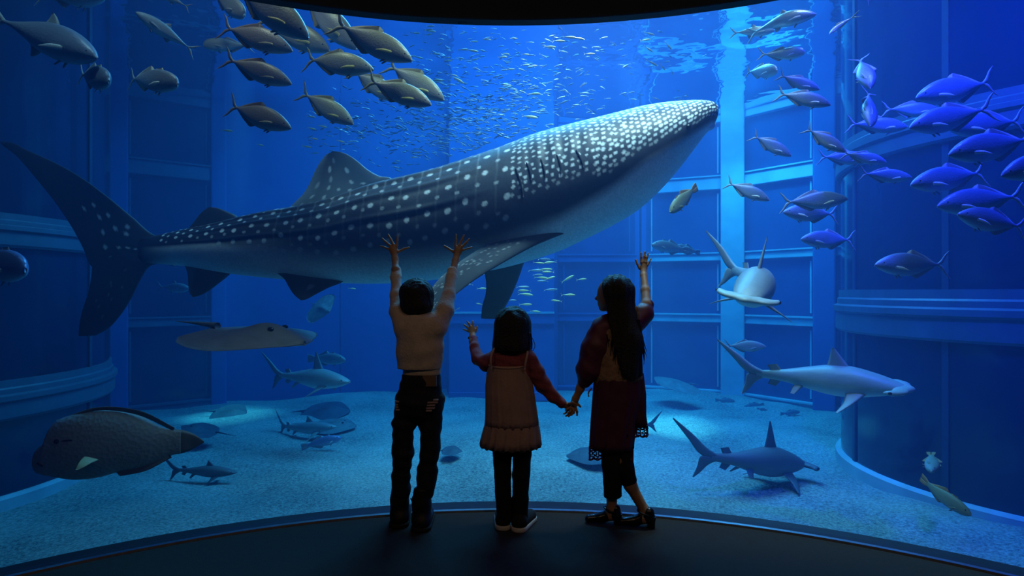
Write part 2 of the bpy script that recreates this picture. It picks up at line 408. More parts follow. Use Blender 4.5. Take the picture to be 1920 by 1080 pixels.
_nt.links.new(_lw.outputs['Facing'], _rp.inputs['Fac']); _nt.links.new(_rp.outputs['Color'], _mix.inputs[0])
_nt.links.new(_tr.outputs[0], _mix.inputs[1]); _nt.links.new(_gl.outputs[0], _mix.inputs[2]); _nt.links.new(_mix.outputs[0], _o.inputs['Surface'])
gx, gy = np.meshgrid(np.linspace(-13, 13, 105), np.linspace(3.6, 16, 60), indexing='ij')
gz = ZS - 0.03 + 0.012 * np.sin(gx * 3.1 + gy * 1.3) + 0.010 * np.sin(gy * 4.2 - gx * 1.1)
ws = obj('water_surface', np.stack([gx, gy, gz], -1).reshape(-1, 3), grid_faces(105, 60, close_v=False), m_surf)
struct(ws, 'rippled water surface seen from below')
# ------------------------------------------------------------------ lofted animals
def set_skin(me, col):
    at = me.attributes.new('skin', 'FLOAT_COLOR', 'POINT')
    c = np.ones((len(me.vertices), 4), dtype=np.float32); c[:, :3] = col
    at.data.foreach_set('color', c.ravel())
def fin_vf(lead, trail, thick, n=24, k=8, tip=0.12, wav=0.0):
    """blade between a leading and a trailing edge (3D polylines, root first); lens section. returns verts, faces, (t, s) per vertex"""
    A = resample(lead, n); B = resample(trail, n)
    t = np.linspace(0, 1, n)
    span = np.gradient((A + B) / 2, axis=0)
    nr = np.cross(B - A, span); nr /= (np.linalg.norm(nr, axis=1, keepdims=True) + 1e-9)
    nr[-1] = nr[-2]
    s = np.r_[np.linspace(0, 1, k), np.linspace(1, 0, k)[1:-1]]
    sg = np.r_[np.ones(k), -np.ones(k - 2)]
    prof = 1.6 * np.sqrt(np.clip(s, 0, 1)) * (1 - s) ** 0.9 + 0.04 * np.sin(PI * s)
    th = thick * ((1 - t) * (1 - tip) + tip)
    v = A[:, None, :] * (1 - s)[None, :, None] + B[:, None, :] * s[None, :, None] + nr[:, None, :] * (th[:, None] * (prof * sg)[None, :])[:, :, None]
    m = len(s)
    if wav:
        v += nr[:, None, :] * (wav * np.sin(t * 9)[:, None] * s[None, :])[:, :, None]
    f = [tuple(map(int, q)) for q in grid_faces(n, m)]
    f += [tuple(range(m))[::-1], tuple((n - 1) * m + j for j in range(m))]
    T = np.repeat(t[:, None], m, 1).ravel(); S = np.repeat(s[None, :], n, 0).ravel()
    return v.reshape(-1, 3), f, T, S
class Loft:
    """body swept along a photographed side profile: x, top, bottom in pixels, with real depth and half width in metres"""
    def __init__(self, xs, top, bot, depth, width, nu=200, nv=64, bunch=True, power=1.0):
        xs = np.asarray(xs, float)
        t = np.linspace(0, 1, nu)
        if bunch:
            t = 0.35 * t + 0.65 * (0.5 - 0.5 * np.cos(PI * t))
        self.u = xs[0] + (xs[-1] - xs[0]) * t
        self.top = smooth_interp(self.u, xs, top); self.bot = smooth_interp(self.u, xs, bot)
        self.d = smooth_interp(self.u, xs, depth) if np.ndim(depth) else np.full(nu, depth)
        self.w = np.maximum(smooth_interp(self.u, xs, width), 0.004)
        self.th = np.linspace(0, 2 * PI, nv, endpoint=False)
        self.power = power
        self.nu, self.nv = nu, nv
    def point(self, iu_u, th, out=0.0):
        d = np.interp(iu_u, np.sort(self.u), self.d if self.u[0] < self.u[-1] else self.d[::-1])
        rev = self.u[0] > self.u[-1]
        g = lambda a: np.interp(iu_u, self.u[::-1] if rev else self.u, a[::-1] if rev else a)
        d, tp, bt, w = g(self.d), g(self.top), g(self.bot), g(self.w)
        hh = (bt - tp) / 2 * d / F + out
        c = P(iu_u, (tp + bt) / 2, d)
        return Vector((c.x, c.y - (w + out) * math.sin(th), c.z + hh * math.cos(th)))
    def theta_of(self, u, y):
        rev = self.u[0] > self.u[-1]
        g = lambda a: np.interp(u, self.u[::-1] if rev else self.u, a[::-1] if rev else a)
        tp, bt = g(self.top), g(self.bot)
        return math.acos(max(-1, min(1, ((tp + bt) / 2 - y) / ((bt - tp) / 2))))
    def surf(self, px, py, out=0.0):
        """near-side surface point that is seen at pixel (px, py)"""
        u, y = px, py
        for _ in range(12):
            q = self.point(u, self.theta_of(u, y), out)
            x_ = 960 + q.x / q.y * F; y_ = HOR - (q.z - CZ) / q.y * F
            u += (px - x_); y += (py - y_)
        return q
    def verts(self, bumpf=None):
        U = self.u[:, None]; TH = self.th[None, :]
        hh = (self.bot - self.top) / 2; yc = (self.bot + self.top) / 2
        k = np.ones((self.nu, self.nv)) if bumpf is None else bumpf(U + 0 * TH, TH + 0 * U)
        X = (U - 960) / F * self.d[:, None] + 0 * TH
        sn = np.sign(np.sin(TH)) * np.abs(np.sin(TH)) ** self.power
        Y = self.d[:, None] - self.w[:, None] * sn * k
        Z = CZ - (yc[:, None] - hh[:, None] * np.cos(TH) * k - HOR) / F * self.d[:, None]
        self.ypx = yc[:, None] - hh[:, None] * np.cos(TH)
        return np.stack([X, Y, Z], -1).reshape(-1, 3)
    def faces(self):
        f = grid_faces(self.nu, self.nv)
        f = [tuple(q) for q in f.tolist()]
        f += [tuple(range(self.nv)), tuple((self.nu - 1) * self.nv + j for j in range(self.nv))[::-1]]
        return f
def blob(name, c, r, m, parent, n=16, k=12, rot=None):
    v = []; 
    for i in range(k + 1):
        a = PI * i / k
        for j in range(n):
            b = 2 * PI * j / n
            q = Vector((r[0] * math.sin(a) * math.cos(b), r[1] * math.sin(a) * math.sin(b), r[2] * math.cos(a)))
            if rot is not None: q = rot @ q
            v.append(tuple(Vector(c) + q))
    return obj(name, v, [tuple(q) for q in grid_faces(k + 1, n).tolist()], m, parent)
def tube_vf(pts, rad, n=8):
    p = np.asarray(pts, float); m = len(p)
    rad = np.full(m, rad) if np.ndim(rad) == 0 else np.asarray(rad, float)
    tg = np.gradient(p, axis=0); tg /= np.linalg.norm(tg, axis=1, keepdims=True) + 1e-9
    up = np.array([0, 0, 1.0]) if abs(tg[0][2]) < 0.9 else np.array([1.0, 0, 0])
    v = []
    for i in range(m):
        a = np.cross(tg[i], up); a /= np.linalg.norm(a) + 1e-9; b = np.cross(a, tg[i])
        for j in range(n):
            t = 2 * PI * j / n
            v.append(p[i] + rad[i] * (math.cos(t) * a + math.sin(t) * b))
    f = [tuple(q) for q in grid_faces(m, n).tolist()] + [tuple(range(n))[::-1], tuple((m - 1) * n + j for j in range(n))]
    return v, f

# ------------------------------------------------------------------ whale shark
rng = np.random.default_rng(7)
DARK = np.array([0.030, 0.037, 0.054]); SPOT = np.array([0.80, 0.86, 0.90]); BELLY = np.array([0.78, 0.80, 0.82]); MIDG = np.array([0.13, 0.155, 0.19])
WX = [262, 300, 345, 400, 445, 500, 560, 620, 700, 760, 820, 880, 940, 1000, 1050, 1100, 1150, 1200, 1240, 1270, 1292, 1310, 1322, 1330, 1334]
WT = [448, 440, 430, 419, 408, 396, 386, 372, 345, 331, 316, 297, 277, 254, 240, 228, 216, 204, 198, 196, 195.5, 196.5, 199, 203, 208]
WB = [492, 495, 499, 508, 515, 521, 526, 530, 532, 530, 524, 514, 503, 487, 470, 447, 422, 391, 354, 319, 290, 266, 252, 244, 239]
WD = [5.75, 5.7, 5.65, 5.6, 5.56, 5.5, 5.45, 5.4, 5.34, 5.3, 5.26, 5.22, 5.2, 5.18, 5.17, 5.16, 5.15, 5.15, 5.15, 5.15, 5.15, 5.15, 5.15, 5.15, 5.15]
WW = [0.035, 0.10, 0.15, 0.20, 0.235, 0.27, 0.30, 0.335, 0.385, 0.42, 0.45, 0.475, 0.495, 0.51, 0.525, 0.54, 0.545, 0.53, 0.50, 0.46, 0.42, 0.37, 0.31, 0.22, 0.10]
ws_ = Loft(WX, WT, WB, WD, WW, nu=760, nv=260)
RIDGE = [R_(30), R_(53), R_(79)]
def ridge_bump(U, TH):
    k = np.ones_like(U)
    t = np.minimum(TH, 2 * PI - TH)
    fade = np.clip((U - 300) / 120, 0, 1) * np.clip((930 - U) / 140, 0, 1)
    for r in RIDGE:
        k = k + 0.030 * fade * np.exp(-((t - r) / 0.05) ** 2) - 0.018 * fade * np.exp(-((t - r - 0.10) / 0.06) ** 2)
    gl = np.exp(-((U - 1030) / 60) ** 2) * np.exp(-((t - 1.0) / 0.4) ** 2)
    k = k + 0.012 * gl * np.sin((U - 967) * 2 * PI / 29)
    return k
wv = ws_.verts(ridge_bump)
U = np.repeat(ws_.u[:, None], ws_.nv, 1); TH = np.repeat(ws_.th[None, :], ws_.nu, 0)
TT = np.minimum(TH, 2 * PI - TH)
hh = (ws_.bot - ws_.top) / 2
ARC = TT * hh[:, None]
wv3 = wv.reshape(ws_.nu, ws_.nv, 3); mir = (-np.arange(ws_.nv)) % ws_.nv; near = np.where(np.arange(ws_.nv) <= ws_.nv // 2, np.arange(ws_.nv), mir)
PX = (960 + wv3[..., 0] / wv3[..., 1] * F)[:, near]; PY = (HOR - (wv3[..., 2] - CZ) / wv3[..., 1] * F)[:, near]
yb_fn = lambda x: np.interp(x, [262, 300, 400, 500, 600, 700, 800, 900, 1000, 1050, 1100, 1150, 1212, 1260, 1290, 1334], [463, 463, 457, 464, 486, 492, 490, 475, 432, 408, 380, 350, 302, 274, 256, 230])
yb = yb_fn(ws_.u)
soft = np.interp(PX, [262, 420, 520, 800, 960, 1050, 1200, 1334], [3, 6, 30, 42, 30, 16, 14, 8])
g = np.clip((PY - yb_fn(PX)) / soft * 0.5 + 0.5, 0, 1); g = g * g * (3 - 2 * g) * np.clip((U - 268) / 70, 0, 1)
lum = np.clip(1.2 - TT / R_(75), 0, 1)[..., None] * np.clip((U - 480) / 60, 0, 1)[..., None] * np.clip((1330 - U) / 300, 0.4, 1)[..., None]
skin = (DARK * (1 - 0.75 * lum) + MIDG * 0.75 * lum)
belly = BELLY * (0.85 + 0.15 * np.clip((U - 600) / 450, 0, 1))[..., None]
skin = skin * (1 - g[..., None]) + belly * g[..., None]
mask = np.zeros_like(U)
ub = np.sort(ws_.u)
def add_spot(u, th, ru, ra, amp=1.0):
    i0, i1 = np.searchsorted(ws_.u, [u - 3 * ru, u + 3 * ru])
    if i1 <= i0: return
    h = np.interp(u, ws_.u, hh)
    q = ((U[i0:i1] - u) / ru) ** 2 + ((TT[i0:i1] - th) * h / ra) ** 2
    val = amp * np.clip(2.0 - 1.4 * q, 0, 1)
    mask[i0:i1] = np.maximum(mask[i0:i1], val)
col_i = 0
u = 315.0
while u < 955:
    strong = col_i % 2 == 0
    rows = [(R_(14), 1.0), (R_(38), 1.0), (R_(62), 0.95), (R_(88), 0.75), (R_(108), 0.35)] if strong else [(R_(26), 0.6), (R_(49), 0.75), (R_(72), 0.5), (R_(97), 0.2)]
    sz = np.interp(u, [300, 450, 700, 950], [2.8, 4.0, 4.7, 5.0]) * (1.0 if strong else 0.72)
    for th, am in rows:
        if u < 430 and th > R_(80): continue
        add_spot(u + rng.normal(0, 2.0), th + rng.normal(0, 0.035), sz * rng.uniform(0.9, 1.15), sz * rng.uniform(0.85, 1.1), am)
    if not strong and u > 520:
        for th in np.arange(R_(20), R_(100), 0.035):
            add_spot(u + 2 * math.sin(th * 3), th, 1.8, 4.0, 0.30 * max(0.15, 1.2 - th))
    u += np.interp(u, [300, 500, 955], [14, 15.5, 17.5]); col_i += 1
def scatter(u0, u1, sp_fn, r_fn, th0, thfn, el, amp):
    u = u0; i = 0
    while u < u1:
        sp = sp_fn(u); h = np.interp(u, ws_.u, hh)
        a = th0 * h + (sp * 0.5 if i % 2 else 0)
        lim = thfn(u) * h
        while a < lim:
            r = r_fn(u) * rng.uniform(0.8, 1.15)
            f_ = min(1.0, max(0.0, (lim - a) / (2.2 * sp)))
            add_spot(u + rng.normal(0, sp * 0.12), a / h + rng.normal(0, sp * 0.10) / h, r * el, r, amp * (0.3 + 0.7 * f_))
            a += sp
        u += sp * 0.9; i += 1
LIMT = np.array([ws_.th[np.argmax((PY[i] > yb_fn(PX[i]) - np.interp(PX[i], [960, 1150, 1334], [26, 34, 14])))] for i in range(ws_.nu)])
def lim_front(u):
    return max(0.2, float(np.interp(u, ws_.u, LIMT)))
scatter(962, 1105, lambda u: 12.5, lambda u: 2.6, 0.05, lambda u: min(lim_front(u), R_(95)), 1.15, 0.95)
scatter(1105, 1331, lambda u: np.interp(u, [1105, 1230, 1331], [11.5, 9.5, 6.0]), lambda u: np.interp(u, [1105, 1200, 1260, 1331], [2.75, 2.8, 2.4, 1.5]), 0.03, lim_front, 1.25, 1.0)
mask *= (1 - g)
skin = skin * (1 - mask[..., None]) + SPOT * mask[..., None]
skin = skin * (1 + 0.10 * rng.normal(size=U.shape).clip(-1.5, 1.5))[..., None]
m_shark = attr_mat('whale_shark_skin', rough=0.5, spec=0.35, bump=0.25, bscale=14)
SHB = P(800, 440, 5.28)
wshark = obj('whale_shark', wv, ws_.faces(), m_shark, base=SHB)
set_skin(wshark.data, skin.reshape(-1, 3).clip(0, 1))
tag(wshark, 'huge white-spotted grey whale shark swimming across the tank above the children', 'whale shark')
def shark_fin(name, lead, trail, thick, colf, n=90, k=60, label=None, tip=0.12):
    v, f, T, S = fin_vf([P(*q) for q in lead], [P(*q) for q in trail], thick, n, k, tip)
    o = obj(name, v, f, m_shark, wshark)
    set_skin(o.data, np.clip(colf(T, S), 0, 1))
    if label: o['label'] = label
    return o
def fin_col(base, spots, tipc=None, edge=None):
    def fn(T, S):
        c = np.repeat(np.array(base)[None, :], len(T), 0)
        if tipc is not None: c = c * (1 - T[:, None] ** 2) + np.array(tipc) * T[:, None] ** 2
        if edge is not None:
            w = np.clip((S - 0.75) / 0.25, 0, 1)[:, None]; c = c * (1 - w) + np.array(edge) * w
        for (t, s, rt, rs, am) in spots:
            q = ((T - t) / rt) ** 2 + ((S - s) / rs) ** 2
            a = (am * np.clip(1.6 - q, 0, 1))[:, None]
            c = c * (1 - a) + SPOT * a
        return c
    return fn
def rspots(n, t0, t1, s0, s1, rt, rs, am, seed):
    r = np.random.default_rng(seed)
    return [(r.uniform(t0, t1), r.uniform(s0, s1), rt * r.uniform(.7, 1.2), rs * r.uniform(.7, 1.2), am * r.uniform(.4, 1)) for _ in range(n)]
FD = 5.42
shark_fin('dorsal_fin', [(740, 345, FD), (735, 335, FD), (712, 330, FD), (690, 318, FD), (668, 300, FD), (648, 288, FD), (632, 284, FD), (624, 284, FD)],
          [(535, 402, FD + .02), (548, 384, FD + .02), (568, 364, FD + .02), (580, 345, FD + .02), (590, 322, FD + .02), (601, 303, FD + .02), (613, 289, FD + .02), (622, 285, FD + .02)],
          0.055, fin_col((0.17, 0.22, 0.27), [(0.15, 0.25, .035, .02, 1), (0.28, 0.33, .05, .022, 1), (0.52, 0.3, .05, .03, 1), (0.62, 0.62, .05, .035, .9), (0.45, .6, .05, .025, .6), (0.3, .62, .045, .022, .8), (0.18, .5, .04, .02, .9), (0.2, .8, .04, .02, .8), (0.1, .65, .035, .018, .9), (.75, .5, .05, .04, .4), (.42, .82, .05, .03, .5), (.08, .4, .03, .018, 1), (.08, .88, .03, .016, .9)], (0.10, 0.12, 0.15), (0.28, 0.38, 0.45)))
F2 = 5.62
shark_fin('second_dorsal_fin', [(452, 412, F2), (443, 404, F2), (425, 396, F2), (408, 390, F2), (395, 388, F2)], [(350, 432, F2), (358, 423, F2), (368, 410, F2), (378, 398, F2), (390, 389, F2)], 0.03,
          fin_col((0.035, 0.042, 0.058), []), 30, 16)
TD = 5.75
TLU = [(330, 447, TD), (292, 441, TD), (250, 408, TD + .03), (200, 367, TD + .06), (150, 331, TD + .08), (100, 303, TD + .1), (50, 281, TD + .12), (18, 266, TD + .14), (2, 265, TD + .15)]
TTU = [(262, 486, TD), (215, 500, TD), (172, 500, TD + .03), (158, 470, TD + .05), (140, 435, TD + .07), (108, 386, TD + .1), (62, 328, TD + .12), (28, 290, TD + .14), (1, 270, TD + .15)]
shark_fin('tail_fin_upper_lobe', TLU, TTU, 0.05, fin_col((0.055, 0.062, 0.078), [(x, y, .012, .028, .8) for x, y in ((.22, .16), (.2, .26), (.26, .3), (.33, .24), (.3, .5), (.24, .62), (.42, .3), (.45, .5), (.36, .38))] + [(x, .5 + .03 * math.sin(x * 40), .010, .022, .8) for x in (.02, .06, .10, .14, .18)], (0.07, 0.08, 0.10)))
TLL = [(330, 500, TD), (298, 494, TD), (282, 499, TD), (264, 524, TD + .02), (246, 560, TD + .04), (226, 591, TD + .05), (203, 616, TD + .06), (180, 629, TD + .07)]
TTL = [(262, 452, TD), (215, 462, TD), (176, 488, TD + .02), (171, 520, TD + .03), (166, 548, TD + .04), (155, 580, TD + .05), (149, 607, TD + .06), (147, 630, TD + .07)]
shark_fin('tail_fin_lower_lobe', TLL, TTL, 0.05, fin_col((0.055, 0.062, 0.078), rspots(10, .3, .8, .2, .8, .015, .02, .25, 3), (0.06, 0.07, 0.09)), tip=0.35)
AD = 5.62
shark_fin('anal_fin', [(440, 505, AD), (428, 517, AD), (412, 530, AD), (392, 545, AD), (372, 555, AD), (364, 557, AD)], [(338, 490, AD), (347, 500, AD), (352, 515, AD), (353, 535, AD), (356, 550, AD), (361, 557, AD)], 0.03, fin_col((0.10, 0.12, 0.145), [], (0.09, 0.10, 0.12), (0.2, 0.24, 0.28)), 30, 16)
PD = 5.30
shark_fin('pelvic_fin', [(660, 518, PD), (640, 530, PD - .03), (615, 540, PD - .06), (590, 553, PD - .1), (572, 562, PD - .12), (566, 563, PD - .12)], [(520, 512, PD), (532, 522, PD), (541, 537, PD - .04), (551, 552, PD - .08), (560, 560, PD - .11), (564, 563, PD - .12)], 0.035,
          fin_col((0.055, 0.065, 0.085), [(0.5, 0.45, .1, .06, .35)], (0.05, 0.06, 0.08)), 30, 16)
NP = [(1110, 418, 5.02), (1060, 437, 4.85), (1000, 462, 4.78), (945, 492, 4.72), (895, 522, 4.66), (850, 556, 4.6), (815, 588, 4.55), (798, 604, 4.52)]
NT = [(1035, 396, 5.02), (1000, 409, 4.92), (948, 437, 4.86), (893, 470, 4.80), (848, 501, 4.74), (815, 532, 4.68), (794, 565, 4.62), (790, 598, 4.55)]
shark_fin('pectoral_fin', NP, NT, 0.06, fin_col((0.050, 0.066, 0.095), rspots(150, .03, .98, .25, .99, .0055, .030, .45, 11) + rspots(22, .02, .35, .6, .98, .008, .04, .9, 12), None, (0.13, 0.18, 0.24)), 140, 60, 'spotted near-side pectoral fin')
shark_fin('pectoral_fin', [(1000, 470, 5.45), (985, 488, 5.5), (975, 515, 5.54), (963, 545, 5.58), (948, 575, 5.6), (932, 598, 5.62)], [(880, 480, 5.45), (901, 496, 5.5), (910, 520, 5.54), (911, 548, 5.58), (904, 575, 5.6), (902, 597, 5.62)], 0.05,
          fin_col((0.15, 0.165, 0.19), [], (0.17, 0.18, 0.2)), 40, 20, 'plain grey far-side pectoral fin', tip=0.3)
m_slit = mat('gill_slit_dark', (0.012, 0.014, 0.02), 0.8)
for (x0, y0, x1, y1) in ((967, 317, 981, 370), (987, 305, 996, 338), (1014, 299, 1022, 336), (1044, 291, 1052, 324), (1080, 282, 1094, 314)):
    pts = []
    for q in np.linspace(0, 1, 9):
        uu = x0 + (x1 - x0) * q + 2.5 * math.sin(PI * q); yy = y0 + (y1 - y0) * q
        pts.append(ws_.surf(uu, yy, 0.006))
    v, f = tube_vf(pts, 0.004 + 0.005 * np.sin(PI * np.linspace(0.05, 0.95, 9)), 6)
    obj('gill_slit', v, f, m_slit, wshark)
m_eye = mat('dark_wet_eye', (0.01, 0.01, 0.012), 0.1)
ep = ws_.surf(1291, 238, 0.0)
blob('eye', ep, (0.022, 0.022, 0.022), m_eye, wshark)
m_jaw = mat('pale_lip_skin', (0.62, 0.66, 0.68), 0.5)
jp = P(1325, 234, 5.15)
v, f = tube_vf([P(1311 + 19 * math.cos(q * 1.2), 233 + 2.5 * abs(q), 5.15 - 0.30 * math.sin(q * 1.1)) for q in np.linspace(-1.2, 1.2, 15)], 0.035 + 0.018 * np.cos(np.linspace(-1.2, 1.2, 15)), 12)
obj('lower_lip', v, f, m_jaw, wshark)
v, f = tube_vf([P(1315 + 19.0 * math.cos(q * 1.2), 221.5, 5.15 - 0.30 * math.sin(q * 1.1)) for q in np.linspace(-1.15, 1.15, 15)], 0.014, 8)
obj('mouth', v, f, m_slit, wshark)
# ------------------------------------------------------------------ fish library (local: nose at x=+0.5, tail tips at x=-0.5, z up)
def fish_mat(name, back, flank, belly, metal=0.35, rough=0.35, lo=-0.10, hi=0.12):
    m = bpy.data.materials.new(name); m.use_nodes = True
    nt = m.node_tree; b = nt.nodes['Principled BSDF']
    tc = nd(nt, 'ShaderNodeTexCoord'); sx = nd(nt, 'ShaderNodeSeparateXYZ')
    nz = nd(nt, 'ShaderNodeTexNoise'); nz.inputs['Scale'].default_value = 9; nz.inputs['Detail'].default_value = 3
    ma = nd(nt, 'ShaderNodeMath', operation='MULTIPLY_ADD'); ma.inputs[1].default_value = 0.05
    mr = nd(nt, 'ShaderNodeMapRange'); mr.inputs['From Min'].default_value = lo + 0.025; mr.inputs['From Max'].default_value = hi + 0.025
    rp = nd(nt, 'ShaderNodeValToRGB'); e = rp.color_ramp.elements
    e[0].position = 0.05; e[0].color = (*belly, 1); e[1].position = 0.9; e[1].color = (*back, 1)
    q = e.new(0.45); q.color = (*flank, 1)
    nt.links.new(tc.outputs['Object'], sx.inputs[0]); nt.links.new(tc.outputs['Object'], nz.inputs['Vector'])
    nt.links.new(nz.outputs['Fac'], ma.inputs[0]); nt.links.new(sx.outputs['Z'], ma.inputs[2]); nt.links.new(ma.outputs[0], mr.inputs['Value'])
    nt.links.new(mr.outputs[0], rp.inputs['Fac']); nt.links.new(rp.outputs['Color'], b.inputs['Base Color'])
    vo = nd(nt, 'ShaderNodeTexVoronoi'); vo.inputs['Scale'].default_value = 55
    bp = nd(nt, 'ShaderNodeBump'); bp.inputs['Strength'].default_value = 0.12; bp.inputs['Distance'].default_value = 0.01
    nt.links.new(tc.outputs['Object'], vo.inputs['Vector']); nt.links.new(vo.outputs['Distance'], bp.inputs['Height']); nt.links.new(bp.outputs['Normal'], b.inputs['Normal'])
    b.inputs['Metallic'].default_value = metal; b.inputs['Roughness'].default_value = rough
    MATS[name] = m
    return m
KINDS = {
 # s (0 nose .. 1 tail stalk): top, bottom, half width
 'jack': dict(s=[0, .03, .10, .22, .38, .52, .68, .82, .93, 1], t=[.005, .030, .068, .112, .140, .138, .105, .058, .024, .017], b=[-.01, -.028, -.060, -.100, -.130, -.132, -.098, -.050, -.021, -.016],
              w=[.006, .020, .042, .060, .068, .064, .050, .030, .014, .008], px=-.34, fork=.17, eye=(.405, .022, .016), pec=.16),
 'silver': dict(s=[0, .02, .07, .16, .30, .48, .66, .82, .93, 1], t=[.015, .055, .098, .130, .150, .140, .098, .052, .022, .015], b=[-.03, -.060, -.085, -.115, -.138, -.132, -.092, -.046, -.020, -.014],
              w=[.010, .030, .050, .066, .074, .070, .052, .030, .014, .008], px=-.35, fork=.16, eye=(.42, .025, .017), pec=.14),
 'tuna': dict(s=[0, .03, .10, .22, .38, .52, .68, .82, .93, 1], t=[.0, .025, .060, .098, .118, .112, .080, .042, .016, .010], b=[-.01, -.030, -.062, -.098, -.118, -.112, -.080, -.040, -.015, -.010],
              w=[.006, .022, .050, .072, .080, .076, .056, .030, .012, .007], px=-.37, fork=.15, eye=(.43, .012, .012), pec=.18),
 'grouper': dict(s=[0, .03, .10, .22, .38, .55, .72, .86, .95, 1], t=[.0, .025, .065, .105, .125, .120, .090, .060, .048, .046], b=[-.02, -.045, -.080, -.105, -.118, -.112, -.085, -.056, -.046, -.044],
              w=[.012, .034, .055, .068, .070, .062, .046, .028, .016, .010], px=-.33, fork=.085, eye=(.41, .04, .014), pec=.10),
 'slim': dict(s=[0, .05, .18, .36, .55, .75, .9, 1], t=[.0, .025, .052, .066, .064, .042, .018, .012], b=[-.005, -.025, -.050, -.064, -.062, -.040, -.017, -.011],
              w=[.005, .018, .034, .040, .038, .024, .010, .006], px=-.36, fork=.11, eye=(.43, .012, .012), pec=.08),
}
_fcache = {}
def bend_v(v, b):
    v = np.array(v, float)
    if b:
        x = v[:, 0]
        v[:, 1] += b * (np.clip(0.25 - x, 0, None) ** 2) * 1.6
    return v
def fish_meshes(kind, bend):
    key = (kind, bend)
    if key in _fcache: return _fcache[key]
    K = KINDS[kind]; out = []
    n, m = 30, 22
    tt = np.linspace(0, 1, n); tt = 0.4 * tt + 0.6 * (0.5 - 0.5 * np.cos(PI * tt))
    T = smooth_interp(tt, K['s'], K['t']); B = smooth_interp(tt, K['s'], K['b']); W = np.maximum(smooth_interp(tt, K['s'], K['w']), .004)
    X = 0.5 + (K['px'] - 0.5) * tt
    th = np.linspace(0, 2 * PI, m, endpoint=False)
    cz = (T + B) / 2; hh = (T - B) / 2
    v = np.stack([np.repeat(X[:, None], m, 1), W[:, None] * np.sign(np.sin(th)) * np.abs(np.sin(th)) ** 0.9, cz[:, None] + hh[:, None] * np.cos(th)[None, :]], -1).reshape(-1, 3)
    f = [tuple(q) for q in grid_faces(n, m)[:, ::-1].tolist()] + [tuple(range(m)), tuple((n - 1) * m + j for j in range(m))[::-1]]
    out.append(('body', mesh_from(kind + '_body', bend_v(v, bend), f), 'body'))
    def at(s):
        return 0.5 + (K['px'] - 0.5) * s, float(np.interp(s, tt, T)), float(np.interp(s, tt, B)), float(np.interp(s, tt, W))
    def fin(nm, lead, trail, th_, mt='fin', n=10, k=5):
        vv, ff, _, _ = fin_vf(lead, trail, th_, n, k, .2)
        out.append((nm, mesh_from(kind + '_' + nm, bend_v(vv, bend), ff), mt))
    x0 = K['px']; fk = K['fork']
    if kind == 'grouper':
        for sgn in (1, -1):
            fin('tail_fin', [(x0 + .03, 0, sgn * .045), (x0 - .05, 0, sgn * .075), (x0 - .17, 0, sgn * fk)], [(x0 + .03, 0, sgn * -.01), (x0 - .07, 0, 0), (x0 - .165, 0, sgn * .0)], .012)
    else:
        for sgn in (1, -1):
            fin('tail_fin', [(x0 + .03, 0, sgn * .012), (x0 - .02, 0, sgn * .045), (x0 - .085, 0, sgn * fk * .72), (x0 - .15, 0, sgn * fk)],
                [(x0 + .01, 0, sgn * -.008), (x0 - .045, 0, sgn * .012), (x0 - .09, 0, sgn * fk * .50), (x0 - .153, 0, sgn * fk * .99)], .014)
    # dorsal and anal fins
    a, b = (at(.46), at(.62)) if kind == 'tuna' else (at(.48), at(.96))
    h = {'jack': .036, 'silver': .045, 'tuna': .060}.get(kind, .05)
    fin('dorsal_fin', [(a[0], 0, a[1] - .012), (a[0] - .045, 0, a[1] + h * .6), (a[0] - .085, 0, a[1] + h)], [(b[0], 0, b[1] - .006), ((a[0] + b[0]) / 2 - .04, 0, (a[1] + b[1]) / 2 + .030), (a[0] - .10, 0, a[1] + h * .93)], .010)
    a0 = at(.30); a1 = at(.47)
    if kind in ('grouper', 'silver', 'slim'):
        fin('spiny_dorsal_fin', [(a0[0], 0, a0[1] - .012), (a0[0] - .03, 0, a0[1] + .028)], [(a1[0], 0, a1[1] - .010), (a1[0] + .01, 0, a1[1] + .016)], .008, n=5)
    a, b = (at(.56), at(.70)) if kind == 'tuna' else (at(.55), at(.96))
    fin('anal_fin', [(a[0], 0, a[2] + .012), (a[0] - .04, 0, a[2] - h * .5), (a[0] - .075, 0, a[2] - h * .85)], [(b[0], 0, b[2] + .006), ((a[0] + b[0]) / 2 - .04, 0, (a[2] + b[2]) / 2 - .022), (a[0] - .09, 0, a[2] - h * .8)], .010)
    p = at(.26); L = K['pec']
    for sgn in (1, -1):
        y = p[3] * .93 * sgn
        fin('pectoral_fin', [(p[0], y, p[2] * .12 + .005), (p[0] - L * .5, y + sgn * .022, p[2] * .25), (p[0] - L, y + sgn * .026, p[2] * .62)],
            [(p[0] + .002, y, p[2] * .12 - .030), (p[0] - L * .45, y + sgn * .022, p[2] * .30 - .026), (p[0] - L, y + sgn * .028, p[2] * .66)], .008, 'pec')
        q = at(.30)
        fin('pelvic_fin', [(q[0], sgn * .018, q[2] + .012), (q[0] - .05, sgn * .03, q[2] - .04)], [(q[0] - .04, sgn * .018, q[2] + .010), (q[0] - .065, sgn * .03, q[2] - .036)], .008, n=5)
    ex, ez, er = K['eye']
    y = float(np.interp((0.5 - ex) / (0.5 - K['px']), tt, W))
    for sgn in (1, -1):
        vv = []
        for i in range(7):
            for j in range(10):
                aa = PI * i / 6; bb = 2 * PI * j / 10
                vv.append((ex + er * math.sin(aa) * math.cos(bb), sgn * (y * .80 + er * .45 * math.cos(aa)), ez + er * math.sin(aa) * math.sin(bb)))
        out.append(('eye', mesh_from(kind + '_eye', bend_v(vv, bend), [tuple(q) for q in grid_faces(7, 10).tolist()]), 'eye'))
    _fcache[key] = out
    return out
